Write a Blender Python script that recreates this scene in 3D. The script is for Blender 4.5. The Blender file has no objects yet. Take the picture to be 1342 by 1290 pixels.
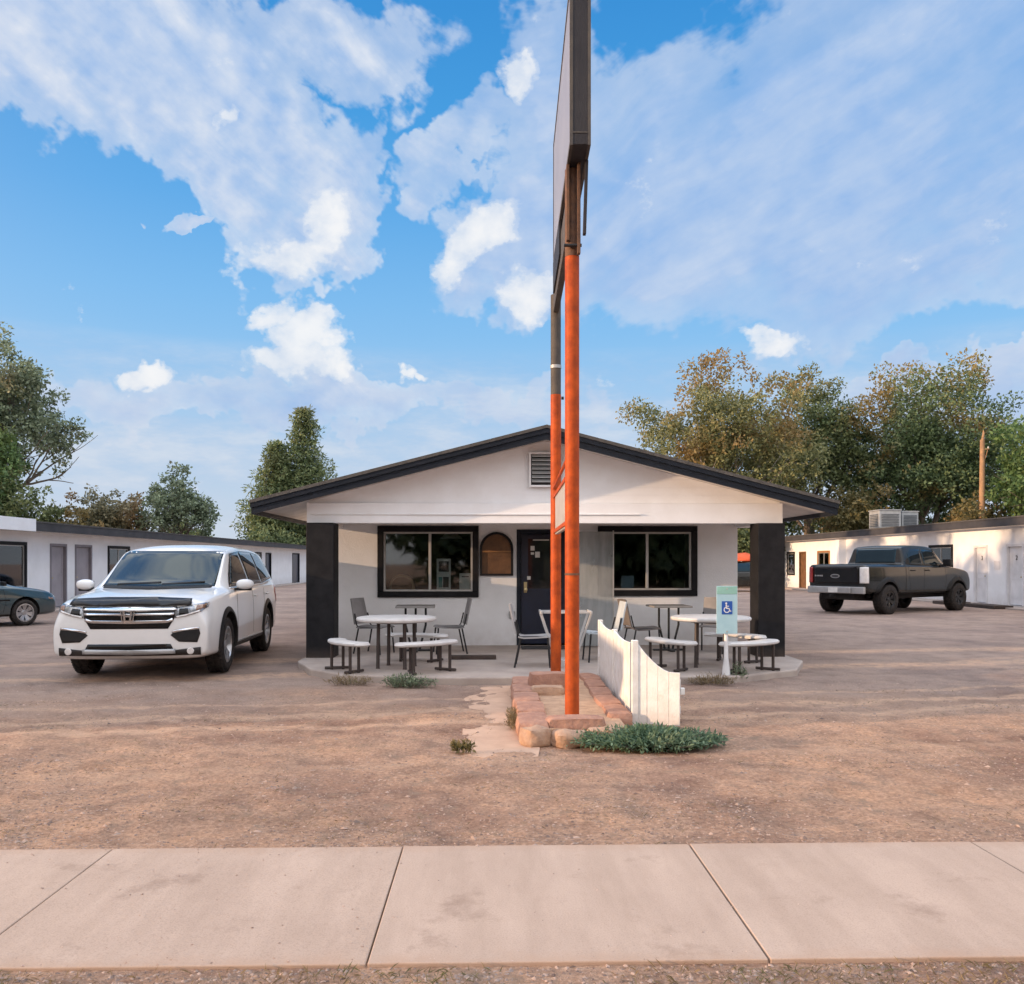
import bpy, bmesh, math, random
import numpy as np
from mathutils import Vector, Matrix, noise
from mathutils.bvhtree import BVHTree
R = math.radians
PI = math.pi
rnd = random.Random(7)
sc = bpy.context.scene
COL = sc.collection

# ------------------------------------------------------------------ materials
def nd(nt, typ, **kw):
    n = nt.nodes.new(typ)
    for k, v in kw.items():
        if k in n.inputs.keys():
            n.inputs[k].default_value = v
        else:
            setattr(n, k, v)
    return n

def c4(c):
    return (c[0], c[1], c[2], 1.0)

def pbsdf(m):
    return m.node_tree.nodes['Principled BSDF']

def mat(name, col, rough=0.6, metal=0.0, col2=None, scale=4.0, bump=0.0, bscale=30.0, contrast=(0.35, 0.65), coat=0.0, ior=1.45, detail=6.0, dirt=None, spec=0.5):
    """plain procedural surface: two-tone noise colour, roughness variation, bump, optional dirt rising from the ground"""
    m = bpy.data.materials.new(name)
    m.use_nodes = True
    nt = m.node_tree
    b = pbsdf(m)
    b.inputs['Roughness'].default_value = rough
    b.inputs['Metallic'].default_value = metal
    b.inputs['IOR'].default_value = ior
    b.inputs['Specular IOR Level'].default_value = spec
    b.inputs['Coat Weight'].default_value = coat
    b.inputs['Coat Roughness'].default_value = 0.04
    tc = nd(nt, 'ShaderNodeTexCoord')
    L = nt.links.new
    if col2 is None:
        col2 = tuple(x * 0.82 for x in col)
    n = nd(nt, 'ShaderNodeTexNoise', Scale=scale, Detail=detail, Roughness=0.62)
    L(tc.outputs['Object'], n.inputs['Vector'])
    r = nd(nt, 'ShaderNodeValToRGB')
    r.color_ramp.elements[0].position, r.color_ramp.elements[1].position = contrast
    r.color_ramp.elements[0].color, r.color_ramp.elements[1].color = c4(col2), c4(col)
    L(n.outputs['Fac'], r.inputs['Fac'])
    out = r.outputs['Color']
    if dirt:
        dcol, h, amt = dirt
        sx = nd(nt, 'ShaderNodeSeparateXYZ')
        geo = nd(nt, 'ShaderNodeNewGeometry')
        L(geo.outputs['Position'], sx.inputs[0])
        mr = nd(nt, 'ShaderNodeMapRange')
        mr.inputs['From Min'].default_value = 0.0
        mr.inputs['From Max'].default_value = h
        mr.inputs['To Min'].default_value = amt
        mr.inputs['To Max'].default_value = 0.0
        L(sx.outputs['Z'], mr.inputs['Value'])
        mu = nd(nt, 'ShaderNodeMath', operation='MULTIPLY')
        L(mr.outputs[0], mu.inputs[0])
        n3 = nd(nt, 'ShaderNodeTexNoise', Scale=7.0, Detail=5.0)
        L(tc.outputs['Object'], n3.inputs['Vector'])
        L(n3.outputs['Fac'], mu.inputs[1])
        mx = nd(nt, 'ShaderNodeMixRGB')
        mx.inputs['Color2'].default_value = c4(dcol)
        L(mu.outputs[0], mx.inputs['Fac'])
        L(out, mx.inputs['Color1'])
        out = mx.outputs['Color']
    L(out, b.inputs['Base Color'])
    if bump > 0:
        n2 = nd(nt, 'ShaderNodeTexNoise', Scale=bscale, Detail=5.0, Roughness=0.6)
        L(tc.outputs['Object'], n2.inputs['Vector'])
        bp = nd(nt, 'ShaderNodeBump', Strength=bump, Distance=0.02)
        L(n2.outputs['Fac'], bp.inputs['Height'])
        L(bp.outputs['Normal'], b.inputs['Normal'])
    return m

def mat_leaf(name, greens, warm, warm_amt=0.4, nscale=0.25):
    """foliage: per-leaf variation over clump-sized patches of green and warm tones, warmer towards the top"""
    m = bpy.data.materials.new(name)
    m.use_nodes = True
    nt = m.node_tree
    L = nt.links.new
    b = pbsdf(m)
    b.inputs['Roughness'].default_value = 0.6
    tc = nd(nt, 'ShaderNodeTexCoord')
    geo = nd(nt, 'ShaderNodeNewGeometry')
    r = nd(nt, 'ShaderNodeValToRGB')
    r.color_ramp.elements[0].color = c4(greens[0])
    r.color_ramp.elements[1].color = c4(greens[1])
    L(geo.outputs['Random Per Island'], r.inputs['Fac'])
    n = nd(nt, 'ShaderNodeTexNoise', Scale=nscale, Detail=3.0)
    L(tc.outputs['Object'], n.inputs['Vector'])
    sx = nd(nt, 'ShaderNodeSeparateXYZ')
    L(tc.outputs['Generated'], sx.inputs[0])
    ad = nd(nt, 'ShaderNodeMath', operation='MULTIPLY_ADD')
    L(sx.outputs['Z'], ad.inputs[0]); ad.inputs[1].default_value = 0.22
    L(n.outputs['Fac'], ad.inputs[2])
    rw = nd(nt, 'ShaderNodeValToRGB')
    rw.color_ramp.elements[0].position = 0.80 - warm_amt * 0.4
    rw.color_ramp.elements[1].position = 0.92 - warm_amt * 0.4
    L(ad.outputs[0], rw.inputs['Fac'])
    mu = nd(nt, 'ShaderNodeMath', operation='MULTIPLY')
    L(rw.outputs['Color'], mu.inputs[0]); mu.inputs[1].default_value = min(1.0, 0.45 + warm_amt * 0.6)
    mx = nd(nt, 'ShaderNodeMixRGB')
    L(mu.outputs[0], mx.inputs['Fac'])
    L(r.outputs['Color'], mx.inputs['Color1'])
    mx.inputs['Color2'].default_value = c4(warm)
    L(mx.outputs['Color'], b.inputs['Base Color'])
    tr = nd(nt, 'ShaderNodeBsdfTranslucent')
    L(mx.outputs['Color'], tr.inputs['Color'])
    ms = nd(nt, 'ShaderNodeMixShader')
    ms.inputs['Fac'].default_value = 0.38
    L(b.outputs[0], ms.inputs[1]); L(tr.outputs[0], ms.inputs[2])
    L(ms.outputs[0], nt.nodes['Material Output'].inputs['Surface'])
    return m

def mat_glass(name, tint=(0.8, 0.85, 0.85), haze=0.0, ior=1.5):
    """thin pane: transparent with mirror reflection by Fresnel and optional milky haze"""
    m = bpy.data.materials.new(name)
    m.use_nodes = True
    nt = m.node_tree
    L = nt.links.new
    nt.nodes.remove(pbsdf(m))
    t = nd(nt, 'ShaderNodeBsdfTransparent'); t.inputs['Color'].default_value = c4(tint)
    g = nd(nt, 'ShaderNodeBsdfGlossy'); g.inputs['Roughness'].default_value = 0.03
    f = nd(nt, 'ShaderNodeFresnel'); f.inputs['IOR'].default_value = ior
    mu = nd(nt, 'ShaderNodeMath', operation='MULTIPLY'); mu.inputs[1].default_value = 1.5
    L(f.outputs[0], mu.inputs[0])
    ms = nd(nt, 'ShaderNodeMixShader')
    L(mu.outputs[0], ms.inputs['Fac']); L(t.outputs[0], ms.inputs[1]); L(g.outputs[0], ms.inputs[2])
    out = ms.outputs[0]
    if haze > 0:
        d = nd(nt, 'ShaderNodeBsdfDiffuse'); d.inputs['Color'].default_value = (0.60, 0.62, 0.62, 1)
        tc = nd(nt, 'ShaderNodeTexCoord')
        n = nd(nt, 'ShaderNodeTexNoise', Scale=3.0, Detail=5.0)
        mp = nd(nt, 'ShaderNodeMapping'); mp.inputs['Scale'].default_value = (1.5, 1.5, 0.35)
        L(tc.outputs['Object'], mp.inputs['Vector']); L(mp.outputs[0], n.inputs['Vector'])
        mh = nd(nt, 'ShaderNodeMath', operation='MULTIPLY'); mh.inputs[1].default_value = haze * 2
        L(n.outputs['Fac'], mh.inputs[0])
        m2 = nd(nt, 'ShaderNodeMixShader')
        L(mh.outputs[0], m2.inputs['Fac']); L(out, m2.inputs[1]); L(d.outputs[0], m2.inputs[2])
        out = m2.outputs[0]
    L(out, nt.nodes['Material Output'].inputs['Surface'])
    return m

# ------------------------------------------------------------------ objects
BASE = {}          # world matrix of each thing's Empty
def thing(name, label, cat, loc=(0, 0, 0), rotz=0.0, group=None):
    o = bpy.data.objects.new(name, None)
    COL.objects.link(o)
    o.location = loc
    o.rotation_euler = (0, 0, rotz)
    o.empty_display_size = 0.2
    BASE[o.name] = Matrix.Translation(Vector(loc)) @ Matrix.Rotation(rotz, 4, 'Z')
    o['label'] = label
    o['category'] = cat
    if group:
        o['group'] = group
    return o

def tag(o, label=None, cat=None, group=None, kind=None):
    if label: o['label'] = label
    if cat: o['category'] = cat
    if group: o['group'] = group
    if kind: o['kind'] = kind
    return o

def root_of(o):
    while o.parent is not None:
        o = o.parent
    return o

def copy_tree(o, parent=None):
    c = o.copy()
    COL.objects.link(c)
    if parent is not None:
        c.parent = parent
    for ch in list(o.children):
        copy_tree(ch, c)
    return c

def mesh_obj(name, me, m, parent=None, smooth=False):
    o = bpy.data.objects.new(name, me)
    COL.objects.link(o)
    if m is not None and len(me.materials) == 0:
        me.materials.append(m)
    if parent is not None:
        o.parent = parent
    if smooth:
        me.polygons.foreach_set('use_smooth', [True] * len(me.polygons))
    return o

def bevel(o, w=0.01, seg=2):
    b = o.modifiers.new('bevel', 'BEVEL')
    b.width = w; b.segments = seg; b.limit_method = 'ANGLE'; b.angle_limit = R(40)
    b.harden_normals = False
    return o

class MB:
    """collects simple shapes and links them as one mesh object"""
    def __init__(s):
        s.v = []; s.f = []
    def add(s, v, f):
        k = len(s.v)
        s.v += [tuple(p) for p in v]
        s.f += [tuple(i + k for i in q) for q in f]
        return s
    def box(s, x0, x1, y0, y1, z0, z1, rz=0.0, c=None):
        v = [(x, y, z) for z in (z0, z1) for y in (y0, y1) for x in (x0, x1)]
        if rz:
            cx, cy = c if c else ((x0 + x1) / 2, (y0 + y1) / 2)
            cs, sn = math.cos(rz), math.sin(rz)
            v = [(cx + (x - cx) * cs - (y - cy) * sn, cy + (x - cx) * sn + (y - cy) * cs, z) for x, y, z in v]
        return s.add(v, [(0, 2, 3, 1), (4, 5, 7, 6), (0, 1, 5, 4), (2, 6, 7, 3), (0, 4, 6, 2), (1, 3, 7, 5)])
    def hexa(s, v8):
        return s.add(v8, [(0, 2, 3, 1), (4, 5, 7, 6), (0, 1, 5, 4), (2, 6, 7, 3), (0, 4, 6, 2), (1, 3, 7, 5)])
    def tube(s, pts, rad, n=10, cap=True):
        """tube along points with per-point radius"""
        pts = [Vector(p) for p in pts]
        if not hasattr(rad, '__len__'):
            rad = [rad] * len(pts)
        rings = []
        prev = None
        for i, p in enumerate(pts):
            t = (pts[min(i + 1, len(pts) - 1)] - pts[max(i - 1, 0)])
            if t.length < 1e-9: t = Vector((0, 0, 1))
            t.normalize()
            if prev is None:
                a = Vector((0, 0, 1)) if abs(t.z) < 0.9 else Vector((1, 0, 0))
                u = t.cross(a).normalized()
            else:
                u = (prev - t * prev.dot(t))
                u = u.normalized() if u.length > 1e-6 else t.orthogonal().normalized()
            prev = u
            w = t.cross(u)
            rings.append([p + (u * math.cos(2 * PI * k / n) + w * math.sin(2 * PI * k / n)) * rad[i] for k in range(n)])
        v = [q for r in rings for q in r]
        f = []
        for i in range(len(rings) - 1):
            for k in range(n):
                f.append((i * n + k, i * n + (k + 1) % n, (i + 1) * n + (k + 1) % n, (i + 1) * n + k))
        if cap:
            f.append(tuple(range(n - 1, -1, -1)))
            f.append(tuple((len(rings) - 1) * n + k for k in range(n)))
        return s.add(v, f)
    def prism(s, poly, to3, d0, d1):
        """2D outline (a,b) between depths d0 and d1, placed by to3(a,b,d)"""
        n = len(poly)
        v = [to3(a, b, d0) for a, b in poly] + [to3(a, b, d1) for a, b in poly]
        f = [tuple(range(n - 1, -1, -1)), tuple(range(n, 2 * n))]
        f += [(i, (i + 1) % n, n + (i + 1) % n, n + i) for i in range(n)]
        return s.add(v, f)
    def lathe(s, prof, axis='z', c=(0, 0, 0), n=32, a0=0.0, a1=2 * PI, close=True):
        """profile of (radius, height) turned about an axis through c"""
        full = abs(a1 - a0 - 2 * PI) < 1e-6
        m = n if full else n + 1
        v = []
        for i in range(m):
            a = a0 + (a1 - a0) * i / n
            for r_, h in prof:
                p = (r_ * math.cos(a), r_ * math.sin(a), h)
                if axis == 'y': p = (p[0], p[2], p[1])
                elif axis == 'x': p = (p[2], p[0], p[1])
                v.append((p[0] + c[0], p[1] + c[1], p[2] + c[2]))
        k = len(prof)
        f = []
        for i in range(n):
            j = (i + 1) % m
            for q in range(k - 1):
                f.append((i * k + q, j * k + q, j * k + q + 1, i * k + q + 1))
        return s.add(v, f)
    def build(s, name, m, parent=None, smooth=False, bev=0.0, world=False, seg=2, ang=None):
        me = bpy.data.meshes.new(name)
        v = s.v
        if world and parent is not None:
            inv = BASE[root_of(parent).name].inverted()
            v = [tuple(inv @ Vector(p)) for p in v]
        me.from_pydata(v, [], s.f)
        me.update()
        bm = bmesh.new(); bm.from_mesh(me)
        bmesh.ops.recalc_face_normals(bm, faces=bm.faces)
        bm.to_mesh(me); bm.free()
        o = mesh_obj(name, me, m, parent, smooth)
        if smooth:
            me.set_sharp_from_angle(angle=R(ang or 40))
        if bev:
            bevel(o, bev, seg)
        return o

def arc(cx, cy, r, a0, a1, n):
    return [(cx + r * math.cos(R(a0 + (a1 - a0) * i / n)), cy + r * math.sin(R(a0 + (a1 - a0) * i / n))) for i in range(n + 1)]

def wall_holes(mb, u0, u1, z0, z1, holes, mp, depth=0.14):
    """wall face with real openings and their reveals; mp(u,z,d) with d going inwards"""
    us = sorted({u0, u1} | {h[0] for h in holes} | {h[1] for h in holes})
    zs = sorted({z0, z1} | {h[2] for h in holes} | {h[3] for h in holes})
    vid = {}
    v, f = [], []
    def V(u, z, d):
        k = (round(u, 5), round(z, 5), d)
        if k not in vid:
            vid[k] = len(v); v.append(mp(u, z, d))
        return vid[k]
    for i in range(len(us) - 1):
        for j in range(len(zs) - 1):
            um, zm = (us[i] + us[i + 1]) / 2, (zs[j] + zs[j + 1]) / 2
            if any(h[0] < um < h[1] and h[2] < zm < h[3] for h in holes):
                continue
            f.append((V(us[i], zs[j], 0), V(us[i + 1], zs[j], 0), V(us[i + 1], zs[j + 1], 0), V(us[i], zs[j + 1], 0)))
    for a, b, c, d in holes:
        q = [(a, c), (b, c), (b, d), (a, d)]
        for k in range(4):
            p, r_ = q[k], q[(k + 1) % 4]
            f.append((V(*p, 0), V(*r_, 0), V(*r_, depth), V(*p, depth)))
    mb.add(v, f)

def mbox(mb, mp, u0, u1, z0, z1, d0, d1):
    return mb.hexa([mp(u, z, d) for z in (z0, z1) for d in (d0, d1) for u in (u0, u1)])

def ring_boxes(mb, mp, u0, u1, z0, z1, t, d0, d1):
    mbox(mb, mp, u0, u1, z0, z0 + t, d0, d1)
    mbox(mb, mp, u0, u1, z1 - t, z1, d0, d1)
    mbox(mb, mp, u0, u0 + t, z0 + t, z1 - t, d0, d1)
    mbox(mb, mp, u1 - t, u1, z0 + t, z1 - t, d0, d1)
    return mb

def font_obj(txt, name, size, m, parent, loc, rot, ext=0.004):
    cu = bpy.data.curves.new(name, 'FONT')
    cu.body = txt; cu.size = size; cu.extrude = ext
    cu.align_x = 'CENTER'; cu.align_y = 'CENTER'
    tmp = bpy.data.objects.new(name, cu)
    COL.objects.link(tmp)
    me = bpy.data.meshes.new_from_object(tmp)
    bpy.data.objects.remove(tmp, do_unlink=True)
    me.materials.clear(); me.materials.append(m)
    o = bpy.data.objects.new(name, me)
    COL.objects.link(o)
    o.parent = parent
    o.location = loc
    o.rotation_euler = rot
    return o
# ------------------------------------------------------------------ palette
DUST = (0.30, 0.21, 0.16)
M = {}
M['white_block'] = mat('white_painted_block', (0.85, 0.86, 0.88), 0.7, col2=(0.78, 0.79, 0.80), scale=1.6, bump=0.25, bscale=55, dirt=(DUST, 0.55, 0.6))
M['white_board'] = mat('white_painted_board', (0.86, 0.87, 0.89), 0.6, col2=(0.81, 0.81, 0.82), scale=2.5, bump=0.12, bscale=40)
M['white_fence'] = mat('weathered_white_paint', (0.82, 0.81, 0.79), 0.65, col2=(0.66, 0.63, 0.58), scale=6, bump=0.3, bscale=60, contrast=(0.28, 0.6), dirt=(DUST, 0.22, 0.9))
M['soffit'] = mat('cream_soffit', (0.74, 0.70, 0.66), 0.7, scale=2)
M['black_paint'] = mat('black_painted_wood', (0.009, 0.009, 0.011), 0.6, col2=(0.017, 0.017, 0.019), scale=5, bump=0.15, dirt=(DUST, 0.25, 0.35), spec=0.2)
M['navy_black'] = mat('blue_black_fascia_paint', (0.010, 0.014, 0.022), 0.5, col2=(0.015, 0.019, 0.028), scale=4, bump=0.1, spec=0.2)
M['shingle'] = mat('grey_shingle', (0.10, 0.095, 0.09), 0.9, col2=(0.06, 0.058, 0.056), scale=12, bump=0.6, bscale=50)
M['dark_fascia'] = mat('charcoal_fascia', (0.055, 0.053, 0.056), 0.7, col2=(0.035, 0.034, 0.038), scale=2, bump=0.1)
M['navy_door'] = mat('navy_door_paint', (0.012, 0.018, 0.045), 0.35, col2=(0.009, 0.013, 0.03), scale=3)
M['alu'] = mat('grey_aluminium', (0.50, 0.49, 0.47), 0.45, 0.4, scale=8)
M['steel'] = mat('brushed_steel', (0.42, 0.42, 0.42), 0.35, 0.9, scale=8)
M['brass'] = mat('dull_brass', (0.55, 0.45, 0.25), 0.35, 0.9, scale=8)
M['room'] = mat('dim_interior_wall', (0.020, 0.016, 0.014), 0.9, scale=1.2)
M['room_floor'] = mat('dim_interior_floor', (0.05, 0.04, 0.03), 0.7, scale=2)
M['board_brown'] = mat('brown_stained_board', (0.19, 0.095, 0.042), 0.6, col2=(0.10, 0.052, 0.026), scale=5, bump=0.2)
M['paper'] = mat('white_paper', (0.72, 0.71, 0.68), 0.8, scale=9)
M['ink'] = mat('dark_print', (0.05, 0.05, 0.055), 0.8, scale=9)
M['ink_teal'] = mat('teal_print', (0.12, 0.30, 0.30), 0.8, scale=9)
M['orange'] = mat('orange_pole_paint', (0.52, 0.085, 0.011), 0.55, col2=(0.30, 0.048, 0.010), scale=8, bump=0.12, bscale=50, dirt=((0.35, 0.10, 0.03), 0.8, 0.5), spec=0.25)
M['old_steel'] = mat('weathered_grey_steel', (0.060, 0.054, 0.052), 0.7, 0.1, col2=(0.10, 0.085, 0.07), scale=7, bump=0.2)
M['rust_steel'] = mat('rusty_brown_steel', (0.20, 0.10, 0.055), 0.75, 0.2, col2=(0.10, 0.06, 0.045), scale=9, bump=0.25)
M['sign_case'] = mat('dark_sign_casing', (0.026, 0.025, 0.030), 0.6, 0.0, col2=(0.036, 0.034, 0.038), scale=3, bump=0.06, spec=0.25)
M['sign_face'] = mat('grey_white_sign_face', (0.27, 0.27, 0.31), 0.35, col2=(0.22, 0.22, 0.26), scale=1.0)
M['table_white'] = mat('white_tabletop', (0.62, 0.60, 0.58), 0.5, col2=(0.52, 0.50, 0.48), scale=6)
M['leg_brown'] = mat('dark_brown_metal_tube', (0.065, 0.050, 0.045), 0.5, 0.3, scale=8)
M['dark_metal'] = mat('black_metal', (0.025, 0.025, 0.027), 0.45, 0.3, scale=8)
M['grey_top'] = mat('grey_laminate', (0.27, 0.26, 0.25), 0.5, scale=6)
M['chair_grey'] = mat('grey_seat_shell', (0.25, 0.24, 0.24), 0.55, scale=6)
M['chair_brown'] = mat('taupe_seat_shell', (0.15, 0.13, 0.12), 0.55, scale=6)
M['chair_pale'] = mat('pale_blue_grey_seat_shell', (0.50, 0.56, 0.60), 0.5, scale=6)
M['chair_light'] = mat('light_grey_seat_shell', (0.42, 0.41, 0.41), 0.5, scale=6)
M['timber'] = mat('dark_timber', (0.07, 0.05, 0.04), 0.85, col2=(0.04, 0.03, 0.026), scale=9, bump=0.4)
M['mat_dark'] = mat('dark_doormat', (0.05, 0.048, 0.05), 0.95, scale=30, bump=0.5, bscale=120)
M['concrete'] = mat('patio_concrete', (0.44, 0.37, 0.32), 0.85, col2=(0.34, 0.28, 0.245), scale=2.2, bump=0.25, bscale=60)
M['stone'] = mat('red_sandstone', (0.46, 0.255, 0.175), 0.9, col2=(0.31, 0.165, 0.12), scale=7, bump=0.8, bscale=26)
M['stone_pale'] = mat('pale_sandstone', (0.50, 0.33, 0.22), 0.85, col2=(0.36, 0.22, 0.15), scale=7, bump=0.8, bscale=26)
M['soil'] = mat('sandy_bed', (0.52, 0.34, 0.22), 0.95, col2=(0.38, 0.24, 0.155), scale=9, bump=0.6, bscale=45)
M['sign_teal'] = mat('faded_teal_sign', (0.36, 0.57, 0.64), 0.5, col2=(0.43, 0.63, 0.69), scale=5)
M['sign_green'] = mat('faded_green_sign_band', (0.30, 0.56, 0.48), 0.5, scale=5)
M['panel_white'] = mat('dull_white_panel', (0.42, 0.41, 0.40), 0.5, scale=4)
M['stand_grey'] = mat('off_white_tube', (0.50, 0.49, 0.48), 0.5, scale=6)
M['sign_blue'] = mat('blue_symbol_panel', (0.02, 0.10, 0.42), 0.5, scale=5)
M['white_paint'] = mat('plain_white_paint', (0.80, 0.80, 0.80), 0.5, scale=6)
M['door_white'] = mat('pale_grey_door', (0.76, 0.75, 0.76), 0.5, scale=2)
M['door_grey'] = mat('grey_lilac_door', (0.34, 0.31, 0.33), 0.5, scale=2)
M['frame_grey'] = mat('grey_lilac_frame', (0.22, 0.20, 0.22), 0.5, scale=2)
M['curtain'] = mat('pale_curtain', (0.55, 0.52, 0.48), 0.85, col2=(0.40, 0.38, 0.35), scale=5)
M['wood_frame'] = mat('orange_brown_wood', (0.35, 0.17, 0.06), 0.55, scale=5)
M['bark'] = mat('grey_bark', (0.24, 0.20, 0.165), 0.9, col2=(0.13, 0.105, 0.085), scale=5, bump=0.7, bscale=18)
M['bark_pale'] = mat('pale_bark', (0.42, 0.37, 0.31), 0.9, col2=(0.27, 0.23, 0.19), scale=5, bump=0.5, bscale=18)
M['pole_wood'] = mat('weathered_pole_wood', (0.42, 0.25, 0.13), 0.9, col2=(0.28, 0.17, 0.10), scale=4, bump=0.4)
M['ac_metal'] = mat('galvanised_metal', (0.42, 0.43, 0.43), 0.5, 0.3, scale=4)
M['ac_dark'] = mat('dark_louvre', (0.10, 0.11, 0.12), 0.6, scale=4)
M['pane'] = mat_glass('clear_pane', (0.80, 0.84, 0.84))
M['screen'] = mat_glass('milky_plastic', (0.80, 0.84, 0.86), haze=0.42)
M['dark_pane'] = mat('dark_window_pane', (0.02, 0.022, 0.025), 0.05, ior=1.6, scale=2)
# cars
M['suv_paint'] = mat('white_car_paint', (0.74, 0.74, 0.735), 0.28, coat=1.0, col2=(0.70, 0.70, 0.695), scale=1.5, dirt=(DUST, 0.75, 0.55))
M['teal_paint'] = mat('dark_teal_car_paint', (0.022, 0.050, 0.060), 0.3, 0.25, coat=1.0, col2=(0.018, 0.042, 0.050), scale=2, dirt=(DUST, 0.6, 0.5))
M['truck_paint'] = mat('dark_grey_car_paint', (0.012, 0.014, 0.0135), 0.24, 0.0, coat=0.5, col2=(0.008, 0.0095, 0.009), scale=2, dirt=(DUST, 0.8, 0.06), spec=0.3)
M['blue_paint'] = mat('dark_blue_car_paint', (0.02, 0.03, 0.06), 0.3, 0.2, coat=1.0, scale=2)
M['black_gloss'] = mat('gloss_black', (0.006, 0.006, 0.007), 0.16, coat=0.15, scale=3, spec=0.35)
M['black_plastic'] = mat('black_plastic', (0.018, 0.018, 0.019), 0.55, scale=12, bump=0.1, bscale=200, dirt=(DUST, 0.6, 0.25), spec=0.25)
M['black_satin'] = mat('satin_black_plastic', (0.012, 0.012, 0.014), 0.28, scale=3)
M['car_glass'] = mat('tinted_car_glass', (0.008, 0.015, 0.019), 0.02, ior=1.5, scale=1.5)
pbsdf(M['car_glass']).inputs['Specular Tint'].default_value = (0.42, 0.74, 1.0, 1)
M['chrome'] = mat('chrome', (0.75, 0.75, 0.76), 0.12, 1.0, scale=6)
M['silver'] = mat('silver_plastic', (0.42, 0.42, 0.42), 0.4, 0.5, scale=6)
M['lamp_clear'] = mat('clear_lamp_lens', (0.34, 0.35, 0.37), 0.06, 0.55, col2=(0.08, 0.085, 0.09), scale=11, coat=1.0, contrast=(0.42, 0.58))
M['lamp_amber'] = mat('amber_lamp_lens', (0.22, 0.11, 0.06), 0.15, coat=1.0, scale=10)
M['lamp_white'] = mat('pale_lamp_lens', (0.75, 0.72, 0.70), 0.15, coat=1.0, scale=10)
M['lamp_red'] = mat('red_lamp_lens', (0.30, 0.012, 0.010), 0.12, coat=1.0, scale=10)
M['rubber'] = mat('tyre_rubber', (0.018, 0.017, 0.017), 0.9, spec=0.2, scale=20, bump=0.3, bscale=80, col2=(0.05, 0.042, 0.038))
M['alloy'] = mat('alloy_rim', (0.45, 0.45, 0.46), 0.3, 0.85, col2=(0.36, 0.36, 0.37), scale=10)
M['dark_rim'] = mat('dark_rim', (0.04, 0.04, 0.042), 0.4, 0.6, scale=10)
M['tarp'] = mat('orange_tarp', (0.60, 0.10, 0.03), 0.7, scale=4, bump=0.5, bscale=10)
# foliage
M['leaf_gold'] = mat_leaf('golden_olive_leaves', ((0.079, 0.101, 0.037), (0.351, 0.351, 0.156)), (0.338, 0.202, 0.072), 0.48)
M['leaf_olive'] = mat_leaf('olive_leaves', ((0.060, 0.089, 0.037), (0.276, 0.323, 0.140)), (0.260, 0.182, 0.065), 0.22)
M['leaf_mix'] = mat_leaf('dark_green_and_gold_leaves', ((0.042, 0.075, 0.034), (0.230, 0.308, 0.135)), (0.390, 0.234, 0.072), 0.36, 0.33)
M['leaf_green'] = mat_leaf('fresh_green_leaves', ((0.045, 0.086, 0.030), (0.198, 0.317, 0.111)), (0.182, 0.221, 0.065), 0.2)
M['leaf_grey'] = mat_leaf('grey_green_leaves', ((0.080, 0.108, 0.066), (0.33, 0.40, 0.25)), (0.247, 0.182, 0.111), 0.25)
M['leaf_brown'] = mat_leaf('brown_green_leaves', ((0.079, 0.086, 0.052), (0.339, 0.308, 0.183)), (0.351, 0.208, 0.098), 0.5)
M['leaf_yellow'] = mat_leaf('tan_leaves', ((0.085, 0.085, 0.035), (0.26, 0.215, 0.085)), (0.36, 0.24, 0.10), 0.45)
M['leaf_pine'] = mat_leaf('pine_needles', ((0.057, 0.099, 0.046), (0.310, 0.364, 0.159)), (0.169, 0.143, 0.065), 0.2)
M['leaf_sage'] = mat_leaf('sage_green_leaves', ((0.075, 0.140, 0.078), (0.20, 0.30, 0.18)), (0.27, 0.33, 0.20), 0.3, 2.0)
M['leaf_dry'] = mat_leaf('dry_straw', ((0.16, 0.12, 0.06), (0.32, 0.23, 0.12)), (0.12, 0.14, 0.06), 0.4, 3.0)
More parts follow.
